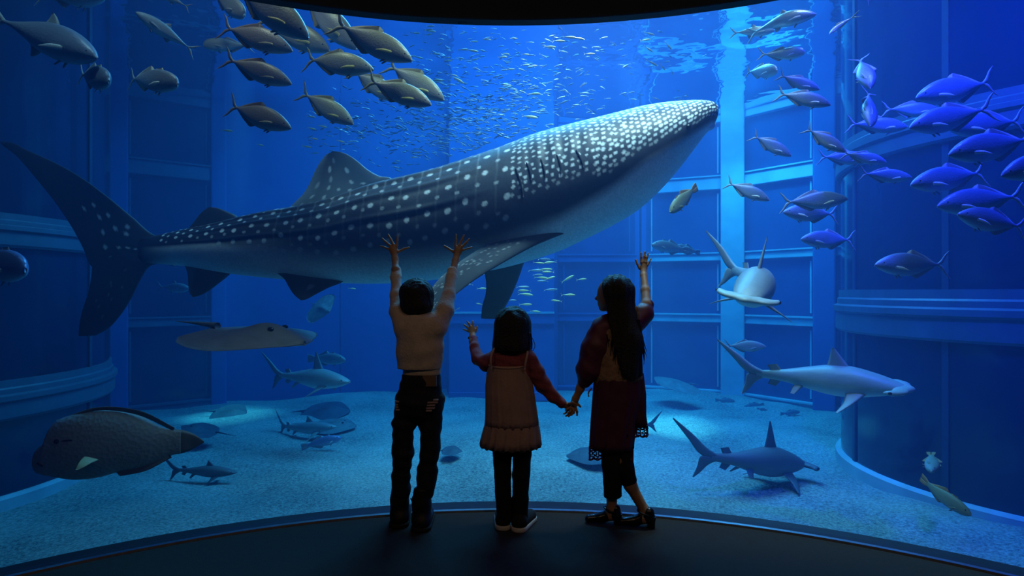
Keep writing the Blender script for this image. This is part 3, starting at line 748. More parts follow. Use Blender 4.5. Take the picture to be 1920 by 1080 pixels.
FM = {
 'bronze': (fish_mat('bronze_jack_skin', (0.30, 0.27, 0.15), (0.28, 0.26, 0.24), (0.42, 0.40, 0.38), .08, .42), mat('dusky_yellow_fin', (0.22, 0.18, 0.08), .5), mat('yellow_pectoral', (0.50, 0.42, 0.12), .5)),
 'brown': (fish_mat('brown_jack_skin', (0.28, 0.21, 0.17), (0.28, 0.23, 0.23), (0.42, 0.37, 0.37), .08, .45), mat('brown_fin', (0.20, 0.12, 0.07), .5), mat('tan_pectoral', (0.42, 0.32, 0.20), .5)),
 'blue': (fish_mat('blue_trevally_skin', (0.12, 0.17, 0.36), (0.18, 0.24, 0.48), (0.40, 0.46, 0.62), .1, .38), mat('grey_blue_fin', (0.28, 0.28, 0.36), .5), mat('pale_pectoral', (0.65, 0.65, 0.62), .5)),
 'silver': (fish_mat('silver_skin', (0.45, 0.47, 0.46), (0.55, 0.58, 0.58), (0.75, 0.78, 0.78), .45, .34), mat('silver_fin', (0.45, 0.45, 0.40), .5), mat('white_pectoral', (0.75, 0.75, 0.70), .5)),
 'steel': (fish_mat('steel_tuna_skin', (0.16, 0.20, 0.26), (0.28, 0.33, 0.40), (0.45, 0.5, 0.55), .10, .45), mat('steel_fin', (0.30, 0.32, 0.28), .5), mat('pale_steel_pectoral', (0.6, 0.65, 0.62), .5)),
 'olive': (fish_mat('olive_grouper_skin', (0.20, 0.18, 0.10), (0.26, 0.23, 0.14), (0.35, 0.32, 0.25), .05, .6), mat('rusty_fin', (0.42, 0.18, 0.06), .55), mat('olive_pectoral', (0.28, 0.22, 0.10), .55)),
 'grey': (fish_mat('grey_grouper_skin', (0.14, 0.16, 0.17), (0.22, 0.24, 0.25), (0.40, 0.43, 0.44), .1, .55), mat('grey_fin', (0.16, 0.17, 0.18), .55), mat('grey_pectoral', (0.22, 0.24, 0.25), .55)),
 'yellow': (fish_mat('yellow_snapper_skin', (0.72, 0.62, 0.16), (0.62, 0.60, 0.35), (0.75, 0.76, 0.70), .2, .4), mat('yellow_fin', (0.75, 0.62, 0.10), .5), mat('yellow_fin_pale', (0.75, 0.65, 0.2), .5)),
}
def fish(kind, skin, nose, tail, label, name='fish', cat='fish', group=None, up=None, roll=0.0, bend=0.0, plain=False):
    A = P(*nose); Bp = P(*tail)
    x = (A - Bp); L = x.length; x.normalize()
    u = Vector(up) if up is not None else Vector((0, 0, 1))
    y = u.cross(x).normalized(); z = x.cross(y)
    M = Matrix((x, y, z)).transposed()
    if roll: M = M @ Matrix.Rotation(roll, 3, 'X')
    s = L / 0.98
    c = Bp + x * (0.48 * s)
    root = None
    for nm, me, role in fish_meshes(kind, bend):
        if plain and role in ('eye',): continue
        sk = FM[skin]
        mt = {'body': sk[0], 'fin': sk[1], 'pec': sk[2], 'eye': m_eye}[role]
        o = bpy.data.objects.new(name if role == 'body' else nm, me)
        COL.objects.link(o)
        if len(me.materials) == 0: me.materials.append(None)
        o.material_slots[0].link = 'OBJECT'; o.material_slots[0].material = mt
        if root is None:
            root = o; o.matrix_world = Matrix.Translation(c) @ M.to_4x4() @ Matrix.Diagonal((s, s, s, 1))
        else:
            o.parent = root
    return tag(root, label, cat, group)
G1 = 'bronze jacks schooling above the whale shark tail'
J = 'bronze_jack'
fish('jack', 'brown', (549, 96, 4.9), (404, 42, 4.9), 'brown jack below the fish cut off by the lintel, highest tail fork', J, 'fish', G1, bend=.12)
fish('jack', 'bronze', (579, 73, 4.6), (425, -45, 4.7), 'large dark jack half hidden behind the lintel edge', J, 'fish', G1)
fish('jack', 'bronze', (619, 96, 5.3), (478, 30, 5.4), 'yellow-cheeked jack tucked behind the large lintel jack', J, 'fish', G1)
fish('jack', 'bronze', (669, 93, 5.4), (560, -20, 5.5), 'steeply diving jack just under the lintel', J, 'fish', G1)
fish('jack', 'bronze', (773, 114, 4.5), (626, 45, 4.6), 'big dark jack nearest the middle of the lintel', J, 'fish', G1, bend=-.1)
fish('jack', 'brown', (547, 158, 4.9), (416, 107, 4.9), 'brown jack in the middle of the three stacked brown ones', J, 'fish', G1)
fish('jack', 'bronze', (701, 131, 4.8), (560, 104, 4.9), 'level olive jack with a yellow shoulder in the school centre', J, 'fish', G1, bend=.15)
fish('jack', 'brown', (546, 241, 4.8), (418, 192, 4.9), 'lowest brown jack of the school', J, 'fish', G1, bend=.1)
fish('jack', 'bronze', (663, 233, 5.2), (560, 170, 5.3), 'lowest yellow-backed jack, above the dorsal fin', J, 'fish', G1)
fish('jack', 'bronze', (809, 197, 4.6), (684, 148, 4.7), 'front jack of the overlapping trio above the shark back', J, 'fish', G1)
fish('jack', 'bronze', (833, 188, 5.0), (722, 118, 5.1), 'yellow-backed jack behind the leading front jack', J, 'fish', G1)
fish('jack', 'bronze', (752, 190, 5.4), (655, 130, 5.5), 'jack mostly hidden behind the overlapping trio', J, 'fish', G1)
# upper left
fish('tuna', 'steel', (183, 108, 4.6), (2, 38, 4.9), 'sleek steel-blue tuna with a shining back by the top corner', 'tuna', 'fish', bend=-.1)
fish('silver', 'steel', (196, -8, 4.9), (70, -16, 5.1), 'fish at the top edge with only belly and fins showing', 'trevally', 'fish')
fish('silver', 'steel', (204, 152, 4.6), (148, 138, 4.95), 'stout trevally seen head-on under the tuna', 'trevally', 'fish')
fish('silver', 'steel', (334, 158, 4.7), (222, 140, 4.85), 'stout trevally with a striped bright back turning near', 'trevally', 'fish', bend=.2)
fish('tuna', 'grey', (254, 22, 5.0), (366, 97, 5.3), 'slender grey fish climbing towards the window top', 'trevally', 'fish')
fish('tuna', 'grey', (285, -22, 5.2), (356, 15, 5.3), 'fish mostly above the frame with its tail hanging down', 'trevally', 'fish')
fish('silver', 'grey', (381, 84, 5.6), (474, 86, 5.8), 'pale grey fish facing away from the brown jacks', 'trevally', 'fish')
fish('silver', 'grey', (458, 30, 5.3), (395, -18, 5.5), 'grey fish poking down from the lintel shadow', 'trevally', 'fish')
fish('silver', 'blue', (48, 505, 4.4), (-62, 488, 4.75), 'violet-lit fish peering in at the picture edge under the tail fin', 'trevally', 'fish')
# silver fish upper right
G2 = 'silver trevallies near the water surface'
fish('tuna', 'silver', (1531, 26, 5.2), (1404, 47, 5.4), 'longest silver fish, nearest the lintel', 'silver_trevally', 'fish', G2, bend=.5)
fish('tuna', 'silver', (1453, 57, 5.7), (1370, 62, 5.8), 'silver fish partly behind the longest one', 'silver_trevally', 'fish', G2)
fish('silver', 'silver', (1509, 97, 5.3), (1424, 108, 5.5), 'plump blunt-headed silver fish, second from the surface', 'silver_trevally', 'fish', G2, bend=-.3)
fish('silver', 'silver', (1457, 133, 5.6), (1398, 135, 6.0), 'smaller silver fish above the violet pair', 'silver_trevally', 'fish', G2)
fish('slim', 'yellow', (1555, 64, 5.4), (1582, 38, 5.5), 'slim curved yellow fish diving by the corner bay', 'fusilier', 'fish', bend=.6)
fish('tuna', 'grey', (1590, -25, 5.0), (1632, 4, 5.0), 'tail tip poking in over the violet fish', 'silver_trevally', 'fish')
# blue-lit trevallies
G3 = 'violet-lit trevallies in front of the corner bay'
T_ = 'trevally'
def bt(nose, tail, label, kind='jack', **kw):
    return fish(kind, 'blue', nose, tail, label, T_, 'fish', G3, **kw)
bt((1537, 168, 5.2), (1456, 142, 5.3), 'trevally overlapped by the one below, just under the silver fish', bend=-.15)
bt((1558, 197, 4.9), (1456, 172, 5.0), 'trevally with a lit back beside the bright surface ripples', bend=.1)
bt((1632, 166, 4.7), (1610, 106, 5.0), 'upper of the two upright diving trevallies', up=(0.9, -0.3, 0.3))
bt((1632, 237, 4.7), (1628, 168, 5.0), 'lower of the two upright dark trevallies', up=(0.9, 0.5, 0.1))
bt((1717, 184, 4.9), (1866, 152, 5.0), 'topmost trevally heading for the window centre')
bt((1764, 208, 5.5), (1655, 203, 5.6), 'trevally behind the upright pair facing the corner', bend=.1)
bt((1702, 238, 5.3), (1586, 232, 5.4), 'trevally with a white tail crossing the lower upright fish')
bt((1705, 240, 4.6), (1852, 205, 4.7), 'trevally under the topmost one with a hooked tail', bend=.12)
bt((1778, 242, 4.9), (1922, 226, 5.0), 'trevally overlapping the hook-tailed one near the edge')
bt((1778, 291, 4.3), (1944, 258, 4.4), 'bright violet trevally with its tail at the picture edge')
bt((1484, 293, 5.3), (1408, 252, 5.4), 'small trevally alone above the shark snout side')
bt((1585, 286, 4.75), (1508, 238, 4.85), 'trevally nosing down over the overlapping pair')
bt((1634, 298, 5.5), (1532, 294, 5.6), 'trevally hidden behind the pair with a white forked tail')
bt((1662, 304, 5.0), (1577, 287, 5.1), 'front fish of the overlapping pair under the diving trevally')
bt((1710, 333, 4.9), (1608, 326, 5.0), 'plain oval trevally above the corner bay shadow', bend=-.1)
bt((1707, 347, 4.6), (1852, 322, 4.7), 'trevally in mid school with a wide forked tail')
bt((1877, 330, 4.1), (2010, 290, 4.2), 'trevally cut off by the picture edge showing its head')
bt((1757, 387, 4.5), (1914, 368, 4.6), 'trevally second lowest of the near school', bend=.08)
bt((1795, 402, 4.3), (1926, 428, 4.4), 'lowest trevally of the near school with a pale face')
bt((1443, 376, 5.3), (1360, 340, 5.4), 'trevally closest to the far window frame, tail raised', bend=.1)
bt((1590, 373, 5.1), (1462, 380, 5.2), 'trevally with a bright arched back over a darker one')
bt((1468, 398, 5.3), (1572, 402, 5.4), 'darker trevally under the arched one, facing the shark')
bt((1501, 449, 5.5), (1604, 450, 5.6), 'dim trevally just above the upright hammerhead fin')
bt((1640, 497, 4.8), (1780, 496, 4.9), 'lone trevally between the school and the belt moulding')
# scattered larger fish
fish('grouper', 'olive', (1256, 397, 6.0), (1306, 350, 6.3), 'olive fish tilting down below the shark throat', 'wrasse', 'fish')
fish('grouper', 'grey', (1222, 458, 8.5), (1290, 470, 8.8), 'faint pale fish beside the raised hand of the plum dress', 'grouper', 'fish')
fish('grouper', 'grey', (1262, 462, 9.0), (1312, 474, 9.2), 'faint fish trailing the pale one by the raised hand', 'grouper', 'fish')
fish('jack', 'grey', (1437, 650, 7.0), (1358, 648, 7.2), 'grey fish above the hammerhead tail', 'trevally', 'fish')
fish('grouper', 'olive', (1822, 966, 4.6), (1716, 898, 5.0), 'brown grouper with a rusty tail diving to the kerb', 'grouper', 'fish', bend=.2)
fish('grouper', 'olive', (1748, 885, 5.5), (1746, 848, 5.9), 'dim fish above the rusty-tailed grouper', 'grouper', 'fish', up=(1, 0, .2))
fish('grouper', 'grey', (648, 674, 10.0), (578, 672, 10.3), 'small pale-backed fish over the grey shark', 'grouper', 'fish')
fish('tuna', 'grey', (690, 826, 10.4), (628, 806, 10.6), 'small grey fish low beside the boy leg', 'grouper', 'fish')
fish('grouper', 'blue', (640, 820, 8.9), (566, 838, 8.8), 'blue fish hugging the sand in front of the rays', 'parrotfish', 'fish')
for i, (x0, y0, x1, y1, d, lb) in enumerate(((1378, 752, 1342, 750, 12.3, 'small dark fish at the foot of the cyan pillar'), (1395, 762, 1432, 758, 12.0, 'small dark fish on the sand just past the pillar foot'),
        (1500, 772, 1464, 776, 11.2, 'small dark fish on the sand near the blue pillar'), (1440, 770, 1420, 766, 11.6, 'tiny fish on the sand between the pillars'))):
    fish('grouper', 'grey', (x0, y0, d), (x1, y1, d), lb, 'grouper', 'fish', 'fish resting along the far window')
# ------------------------------------------------------------------ sharks, rays, the big wrasse
def frame_of(nose, tail, up, roll):
    A = P(*nose); Bp = P(*tail); x = A - Bp; L = x.length; x.normalize()
    y = Vector(up).cross(x).normalized(); z = x.cross(y)
    M = Matrix((x, y, z)).transposed()
    if roll: M = M @ Matrix.Rotation(roll, 3, 'X')
    return Bp + x * (0.5 * L), M, L
SH_S = [0, .03, .10, .22, .36, .50, .66, .82, .94, 1]
SH_T = [.004, .014, .034, .058, .076, .074, .054, .032, .022, .020]
SH_B = [-.006, -.016, -.036, -.056, -.072, -.070, -.050, -.028, -.020, -.018]
SH_W = [.010, .030, .048, .062, .070, .068, .050, .028, .014, .010]
def shark(nose, tail, label, name='hammerhead_shark', cat='shark', skin=None, hammer=True, up=(0, 0, 1), roll=0.0, bend=0.0, arch=0.0, dh=0.15, fat=1.0):
    c, M, L = frame_of(nose, tail, up, roll)
    n, m = 40, 28
    tt = np.linspace(0, 1, n); tt = 0.5 * tt + 0.5 * (0.5 - 0.5 * np.cos(PI * tt)); px = -.27
    T = smooth_interp(tt, SH_S, SH_T) * fat; B = smooth_interp(tt, SH_S, SH_B) * fat; W = np.maximum(smooth_interp(tt, SH_S, SH_W), .004) * fat
    X = 0.5 + (px - 0.5) * tt; th = np.linspace(0, 2 * PI, m, endpoint=False)
    def warp(v):
        v = np.array(v, float); x = v[:, 0].copy()
        v[:, 1] += bend * np.clip(0.15 - x, 0, None) ** 2 * 2.0
        v[:, 2] -= arch * x ** 2
        return v
    def put(nm, v, f, mt, role=None):
        o = link(nm, mesh_from(nm, warp(v), f), None, root_[0] if root_ else None)
        o.data.materials.append(mt)
        if not root_:
            o.matrix_world = Matrix.Translation(c) @ M.to_4x4() @ Matrix.Diagonal((L, L, L, 1)); root_.append(o)
        return o
    root_ = []
    cz = (T + B) / 2; h_ = (T - B) / 2
    v = np.stack([np.repeat(X[:, None], m, 1), W[:, None] * np.sin(th)[None, :], cz[:, None] + h_[:, None] * np.cos(th)[None, :]], -1).reshape(-1, 3)
    f = [tuple(q) for q in grid_faces(n, m)[:, ::-1].tolist()] + [tuple(range(m)), tuple((n - 1) * m + j for j in range(m))[::-1]]
    put(name, v, f, skin[0])
    at = lambda s: (0.5 + (px - 0.5) * s, float(np.interp(s, tt, T)), float(np.interp(s, tt, B)), float(np.interp(s, tt, W)))
    def fin(nm, lead, trail, thk, k=7, n_=14, tip=.15):
        vv, ff, _, _ = fin_vf(lead, trail, thk, n_, k, tip); return put(nm, vv, ff, skin[1])
    a = at(.36); b = at(.52)
    fin('dorsal_fin', [(a[0], 0, a[1] - .012), (a[0] - .05, 0, a[1] + dh * .55), (a[0] - .085, 0, a[1] + dh)], [(b[0], 0, b[1] - .012), (b[0] + .012, 0, b[1] + dh * .30), (a[0] - .098, 0, a[1] + dh * .99)], .016)
    a = at(.82); b = at(.90)
    fin('second_dorsal_fin', [(a[0], 0, a[1] - .008), (a[0] - .03, 0, a[1] + .032)], [(b[0], 0, b[1] - .006), (b[0] - .02, 0, b[1] + .030)], .008)
    fin('anal_fin', [(a[0], 0, a[2] + .008), (a[0] - .035, 0, a[2] - .035)], [(b[0], 0, b[2] + .006), (b[0] - .015, 0, b[2] - .030)], .008)
    fin('tail_fin_upper_lobe', [(px + .06, 0, .014), (px - .01, 0, .045), (px - .11, 0, .125), (px - .22, 0, .205)], [(px + .03, 0, -.016), (px - .055, 0, .008), (px - .13, 0, .090), (px - .222, 0, .196)], .022)
    fin('tail_fin_lower_lobe', [(px + .06, 0, -.012), (px, 0, -.045), (px - .05, 0, -.105), (px - .08, 0, -.135)], [(px + .02, 0, .012), (px - .055, 0, -.005), (px - .065, 0, -.06), (px - .086, 0, -.132)], .020)
    a = at(.27)
    for sg in (1, -1):
        y = sg * a[3] * .8
        fin('pectoral_fin', [(a[0] + .015, y, a[2] * .62), (a[0] - .045, sg * (a[3] + .075), a[2] * .9 - .025), (a[0] - .10, sg * (a[3] + .125), a[2] - .055)],
            [(a[0] - .085, y, a[2] * .66), (a[0] - .085, sg * (a[3] + .05), a[2] * .9 - .02), (a[0] - .112, sg * (a[3] + .12), a[2] - .055)], .014)
        b = at(.66)
        fin('pelvic_fin', [(b[0], sg * b[3] * .6, b[2] * .7), (b[0] - .04, sg * (b[3] + .02), b[2] - .026)], [(b[0] - .055, sg * b[3] * .6, b[2] * .7), (b[0] - .065, sg * (b[3] + .012), b[2] - .024)], .008)
    if hammer:
        yy = np.linspace(-1, 1, 33); k = 14; ph = np.linspace(0, 2 * PI, k, endpoint=False); v = []
        for q in yy:
            ch = 0.042 * (1 - 0.22 * abs(q)) * (1 if abs(q) < .96 else .55); tk = 0.020 * (1 - .35 * abs(q)) * (1 if abs(q) < .96 else .6)
            xc = 0.478 - 0.055 * q * q + 0.006 * math.cos(q * 9)
            for p in ph: v.append((xc + ch * math.cos(p), 0.155 * q, tk * math.sin(p) - 0.002))
        put('hammer_head', v, [tuple(q) for q in grid_faces(33, k).tolist()] + [tuple(range(k)), tuple(32 * k + j for j in range(k))[::-1]], skin[0])
        for sg in (1, -1):
            v = []
            for i in range(7):
                for j in range(10):
                    aa, bb = PI * i / 6, 2 * PI * j / 10
                    v.append((.425 + .010 * math.sin(aa) * math.cos(bb), sg * .155 + .008 * math.cos(aa), .0 + .010 * math.sin(aa) * math.sin(bb)))
            put('eye', v, [tuple(q) for q in grid_faces(7, 10).tolist()], m_eye)
    else:
        a = at(.07)
        for sg in (1, -1):
            v = []
            for i in range(7):
                for j in range(10):
                    aa, bb = PI * i / 6, 2 * PI * j / 10
                    v.append((a[0] + .007 * math.sin(aa) * math.cos(bb), sg * a[3] * .92 + .005 * math.cos(aa), .012 + .007 * math.sin(aa) * math.sin(bb)))
            put('eye', v, [tuple(q) for q in grid_faces(7, 10).tolist()], m_eye)
    return tag(root_[0], label, cat)
SK_P = (fish_mat('pale_hammerhead_skin', (0.22, 0.235, 0.24), (0.34, 0.36, 0.36), (0.62, 0.64, 0.64), .0, .45, -.06, .06), mat('pale_hammerhead_fin', (0.26, 0.24, 0.24), .5))
SK_D = (fish_mat('dark_hammerhead_skin', (0.11, 0.11, 0.13), (0.13, 0.12, 0.14), (0.20, 0.20, 0.22), .0, .5, -.06, .06), mat('dark_hammerhead_fin', (0.07, 0.075, 0.10), .5))
SK_G = (fish_mat('grey_reef_shark_skin', (0.20, 0.22, 0.23), (0.30, 0.32, 0.32), (0.60, 0.62, 0.62), .0, .5, -.06, .06), mat('grey_reef_shark_fin', (0.16, 0.17, 0.18), .5))
shark((1706, 729, 5.35), (1352, 690, 6.4), 'pale hammerhead gliding past the blue pillar above a darker one', skin=SK_P, bend=-.12, arch=-.0, roll=.10, dh=.10, fat=1.18)
shark((1398, 556, 4.9), (1446, 508, 6.3), 'hammerhead facing the glass with an upright thin fin', skin=SK_P, bend=-.55, arch=.06, roll=-.22, dh=.17, fat=1.45)
shark((1506, 868, 7.4), (1300, 862, 6.5), 'dark hammerhead cruising low over the sand', skin=SK_D, bend=.25, dh=.16, fat=1.25)
shark((656, 716, 8.6), (488, 700, 9.2), 'grey shark swimming behind the stingray near the sand', 'reef_shark', skin=SK_G, hammer=False, fat=1.2)
shark((444, 886, 7.35), (298, 880, 7.35), 'dusky shark resting on the sand by the wrasse tail', 'reef_shark', skin=SK_D, hammer=False, dh=.06)
shark((632, 800, 9.5), (486, 806, 9.6), 'pale shark lying on the sand with its curled tail up', 'zebra_shark', skin=SK_P, hammer=False, bend=.5, dh=.07)
shark((1130, 806, 9.6), (1246, 793, 9.5), 'shark half hidden by the plum dress with its tail showing', 'reef_shark', skin=SK_D, hammer=False, dh=.09)

def ray(nose, tail, label, skin, belly, name='stingray', roll=0.0, pitch=0.0, tail_len=0.7, span=0.62, up=(0, 0, 1), eye=True, lift=0.0):
    roll = abs(roll) if nose[0] > tail[0] else -abs(roll)          # the near wing dips so that the back shows
    c, M, L = frame_of(nose, tail, up, roll)
    xs = [-.5, -.46, -.36, -.2, 0, .12, .28, .40, .47, .5]
    wsn = [.10, .30, .46, .56, .60, .58, .42, .23, .11, .02]
    nu, nv = 44, 33
    u = np.linspace(-.5, .5, nu); w = np.maximum(smooth_interp(u, xs, wsn), .01) * span / .6
    q = np.linspace(-1, 1, nv)
    top = []; bot = []
    for i in range(nu):
        for j in range(nv):
            y = w[i] * q[j]
            h = .085 * (1 - abs(q[j]) ** 1.5) * (math.exp(-((u[i] - .12) / .32) ** 2) * .9 + .1) + .05 * math.exp(-((u[i] - .15) / .25) ** 2 - (y / .10) ** 2)
            z = lift * abs(y) ** 2 * 1.2
            top.append((u[i], y, z + h)); bot.append((u[i], y, z - .25 * h - .002))
    N = nu * nv
    def grid(off, flip):
        g = grid_faces(nu, nv, close_v=False) + off
        return [tuple(r) for r in (g[:, ::-1] if flip else g).tolist()]
    rim = [i * nv for i in range(nu)] + [(nu - 1) * nv + j for j in range(1, nv)] + [i * nv + nv - 1 for i in range(nu - 2, -1, -1)] + [j for j in range(nv - 2, 0, -1)]
    side = [(rim[i], rim[(i + 1) % len(rim)], N + rim[(i + 1) % len(rim)], N + rim[i]) for i in range(len(rim))]
    me = mesh_from(name, top + bot, grid(0, False) + grid(N, True) + side)
    me.materials.append(skin); me.materials.append(belly)
    ng = (nu - 1) * (nv - 1)
    mi = np.zeros(len(me.polygons), dtype=np.int32); mi[ng:2 * ng] = 1; me.polygons.foreach_set('material_index', mi)
    o = link(name, me); o.matrix_world = Matrix.Translation(c) @ M.to_4x4() @ Matrix.Diagonal((L, L, L, 1))
    t = np.linspace(0, 1, 20)
    v, f = tube_vf(np.stack([-.44 - tail_len * t, 0.02 * np.sin(t * 3), .035 - .02 * t], -1), .030 * (1 - t) ** 1.2 + .003, 8)
    link('tail', mesh_from('tail', v, f), skin, o)
    if eye:
        for sg in (1, -1):
            v = []
            for i in range(8):
                for j in range(12):
                    aa, bb = PI * i / 7, 2 * PI * j / 12
                    v.append((.22 + .030 * math.sin(aa) * math.cos(bb), sg * .085 + .020 * math.sin(aa) * math.sin(bb), .104 + .016 * math.cos(aa)))
            link('eye', mesh_from('eye', v, [tuple(q_) for q_ in grid_faces(8, 12).tolist()]), m_eye, o)
    return tag(o, label, 'ray')
m_ray = mat('brown_stingray_skin', (0.105, 0.078, 0.088), .6, var=.2, scale=8, bump=.2, bscale=30)
m_rayb = mat('white_ray_belly', (0.75, 0.75, 0.72), .6)
m_rayd = mat('dark_ray_skin', (0.06, 0.07, 0.09), .7, var=.3, scale=6)
m_rayg = mat('sandy_ray_skin', (0.17, 0.18, 0.18), .7, var=.3, scale=9)
ray((571, 646, 5.0), (398, 617, 5.35), 'brown stingray gliding with a long whip tail', m_ray, m_rayb, roll=.055, tail_len=.5, lift=-.04)
ray((340, 800, 8.9), (408, 812, 9.0), 'dark ray behind the wrasse tail with its own tail outstretched', m_rayd, m_rayd, roll=-.1, tail_len=.6)
ray((462, 775, 11.2), (400, 773, 11.2), 'dark ray hovering over the far lit sand patch', m_rayd, m_rayd, roll=-.25, eye=False)
ray((656, 772, 11.4), (566, 774, 11.4), 'large dark ray above the lying pale shark', m_rayd, m_rayd, roll=-.18, eye=False, tail_len=.3)
ray((668, 800, 10.3), (584, 797, 10.3), 'grey ray on the sand just beyond the lying pale shark', m_rayg, m_rayb, roll=-.05, tail_len=.5)
ray((866, 846, 8.3), (828, 846, 8.3), 'small dark ray on the sand between the boy and the pink dress', m_rayd, m_rayd, roll=-.12, lift=.1, eye=False)
ray((1062, 856, 8.0), (1150, 852, 8.0), 'dark ray half buried beside the plum dress', m_rayd, m_rayd, roll=-.02, eye=False, tail_len=.3)
ray((1236, 722, 11.8), (1296, 722, 12.2), 'pale ray drifting at the foot of the far window', m_rayg, m_rayb, roll=-.2, eye=False, tail_len=.3)
ray((618, 585, 9.5), (588, 572, 9.8), 'pale ray wing beyond the pelvic fin of the whale shark', m_rayg, m_rayb, roll=-.9, eye=False, tail_len=.3)
fish('tuna', 'grey', (356, 541, 9.2), (296, 538, 9.4), 'faint pale fish behind the anal fin of the whale shark', 'trevally', 'fish')

# napoleon-type wrasse
m_wr = bpy.data.materials.new('humphead_wrasse_skin'); m_wr.use_nodes = True
_nt = m_wr.node_tree; _b = _nt.nodes['Principled BSDF']; _b.inputs['Roughness'].default_value = .6
_tc = nd(_nt, 'ShaderNodeTexCoord'); _sx = nd(_nt, 'ShaderNodeSeparateXYZ'); _mr = nd(_nt, 'ShaderNodeMapRange'); _mr.inputs['From Min'].default_value = -.55; _mr.inputs['From Max'].default_value = .55
_rp = nd(_nt, 'ShaderNodeValToRGB'); e_ = _rp.color_ramp.elements; e_[0].position = .1; e_[0].color = (.20, .19, .32, 1); e_[1].position = .42; e_[1].color = (.29, .275, .26, 1); q = e_.new(.95); q.color = (.22, .21, .20, 1)
_vo = nd(_nt, 'ShaderNodeTexVoronoi'); _vo.inputs['Scale'].default_value = 42
_bp = nd(_nt, 'ShaderNodeBump'); _bp.inputs['Strength'].default_value = .35; _bp.inputs['Distance'].default_value = .01
_nt.links.new(_tc.outputs['Object'], _sx.inputs[0]); _nt.links.new(_sx.outputs['X'], _mr.inputs['Value']); _nt.links.new(_mr.outputs[0], _rp.inputs['Fac']); _nt.links.new(_rp.outputs['Color'], _b.inputs['Base Color'])
_nt.links.new(_tc.outputs['Object'], _vo.inputs['Vector']); _nt.links.new(_vo.outputs['Distance'], _bp.inputs['Height']); _nt.links.new(_bp.outputs['Normal'], _b.inputs['Normal'])
m_wf = mat('dark_wrasse_fin', (0.13, 0.125, 0.12), .6)
HX = [64, 67, 72, 80, 89, 95, 101, 112, 130, 161, 194, 228, 259, 283, 303, 322, 340]
HT = [856, 847, 841, 834, 827, 816, 798, 787, 779, 770, 766, 769, 779, 791, 801, 806, 808]
HB = [870, 880, 886, 889, 891, 892, 893, 895, 898, 898, 893, 883, 878, 872, 864, 854, 850]
HW = [.01, .03, .05, .065, .08, .088, .095, .10, .112, .125, .13, .12, .10, .08, .055, .035, .02]
hx = Loft(HX, HT, HB, np.interp(HX, [64, 340], [3.75, 4.1]), HW, nu=90, nv=48)
wra = obj('humphead_wrasse', hx.verts(), [f_[::-1] for f_ in hx.faces()] if False else hx.faces(), m_wr, base=P(200, 832, 3.92))
tag(wra, 'bulky dark humphead wrasse with thick lips swimming low over the sand', 'wrasse')
def wfin(nm, lead, trail, th_, mt, lab=None):
    v, f, _, _ = fin_vf([P(*q) for q in lead], [P(*q) for q in trail], th_, 18, 8)
    o = obj(nm, v, f, mt, wra)
    if lab: o['label'] = lab
wfin('tail_fin', [(318, 805, 4.09), (340, 806, 4.1), (358, 811, 4.12), (372, 819, 4.13), (383, 828, 4.14)], [(318, 853, 4.09), (345, 849, 4.1), (360, 843, 4.12), (372, 836, 4.13), (382, 830, 4.14)], .012, m_wf)
wfin('dorsal_fin', [(110, 792, 3.80), (180, 770, 3.87), (250, 776, 3.97), (325, 808, 4.08)], [(105, 788, 3.8), (185, 763, 3.87), (262, 770, 3.97), (328, 802, 4.08)], .010, m_wf)
wfin('anal_fin', [(215, 882, 3.93), (260, 874, 3.98), (318, 850, 4.06)], [(225, 893, 3.93), (270, 884, 3.98), (322, 858, 4.06)], .010, m_wf)
wfin('pectoral_fin', [(156, 856, 3.74), (150, 862, 3.70), (144, 872, 3.66), (141, 881, 3.64)], [(186, 862, 3.76), (172, 868, 3.70), (158, 876, 3.66), (146, 881, 3.64)], .008, mat('yellow_white_fin', (0.62, 0.56, 0.30), .5), 'pale yellow pectoral fin')
blob('eye', hx.surf(106, 828, -.004), (.016, .014, .016), m_eye, wra)
v, f = tube_vf([hx.surf(70 + 6 * q, 868 + 4 * q, .002) for q in np.linspace(0, 1.6, 8)], .006, 6)
obj('mouth', v, f, m_slit, wra)
v, f = tube_vf([hx.surf(114 + 22 * q, 827 - 2 * q, .001) for q in np.linspace(0, 1.0, 8)], .006 * np.sin(np.linspace(.3, 2.8, 8)), 6)
obj('eye_stripe', v, f, m_slit, wra)

# ------------------------------------------------------------------ small schooling fish
def small_mesh(nm, deep):
    K = KINDS['slim']; n, m = 9, 8
    tt = np.linspace(0, 1, n)
    T = smooth_interp(tt, K['s'], K['t']) * deep; B = smooth_interp(tt, K['s'], K['b']) * deep; W = np.maximum(smooth_interp(tt, K['s'], K['w']), .008)
    X = .5 + (-.36 - .5) * tt; th = np.linspace(0, 2 * PI, m, endpoint=False)
    v = np.stack([np.repeat(X[:, None], m, 1), W[:, None] * np.sin(th), ((T + B) / 2)[:, None] + ((T - B) / 2)[:, None] * np.cos(th)], -1).reshape(-1, 3).tolist()
    f = [tuple(q) for q in grid_faces(n, m)[:, ::-1].tolist()] + [tuple(range(m)), tuple((n - 1) * m + j for j in range(m))[::-1]]
    for sg in (1, -1):
        k = len(v)
        v += [(-.33, .006, 0), (-.5, .003, sg * .13), (-.42, .003, sg * .02), (-.33, -.006, 0), (-.5, -.003, sg * .13), (-.42, -.003, sg * .02)]
        f += [(k, k + 1, k + 2), (k + 3, k + 5, k + 4), (k, k + 3, k + 4, k + 1), (k + 1, k + 4, k + 5, k + 2), (k + 2, k + 5, k + 3, k)]
    return mesh_from(nm, v, f)
me_s = small_mesh('sardine', 1.25); me_s.materials.append(fish_mat('sardine_skin', (.24, .30, .34), (.46, .50, .52), (.62, .64, .65), .45, .3, -.07, .07))
me_y = small_mesh('fusilier', 1.3); me_y.materials.append(FM['yellow'][0])
rs = np.random.default_rng(21)
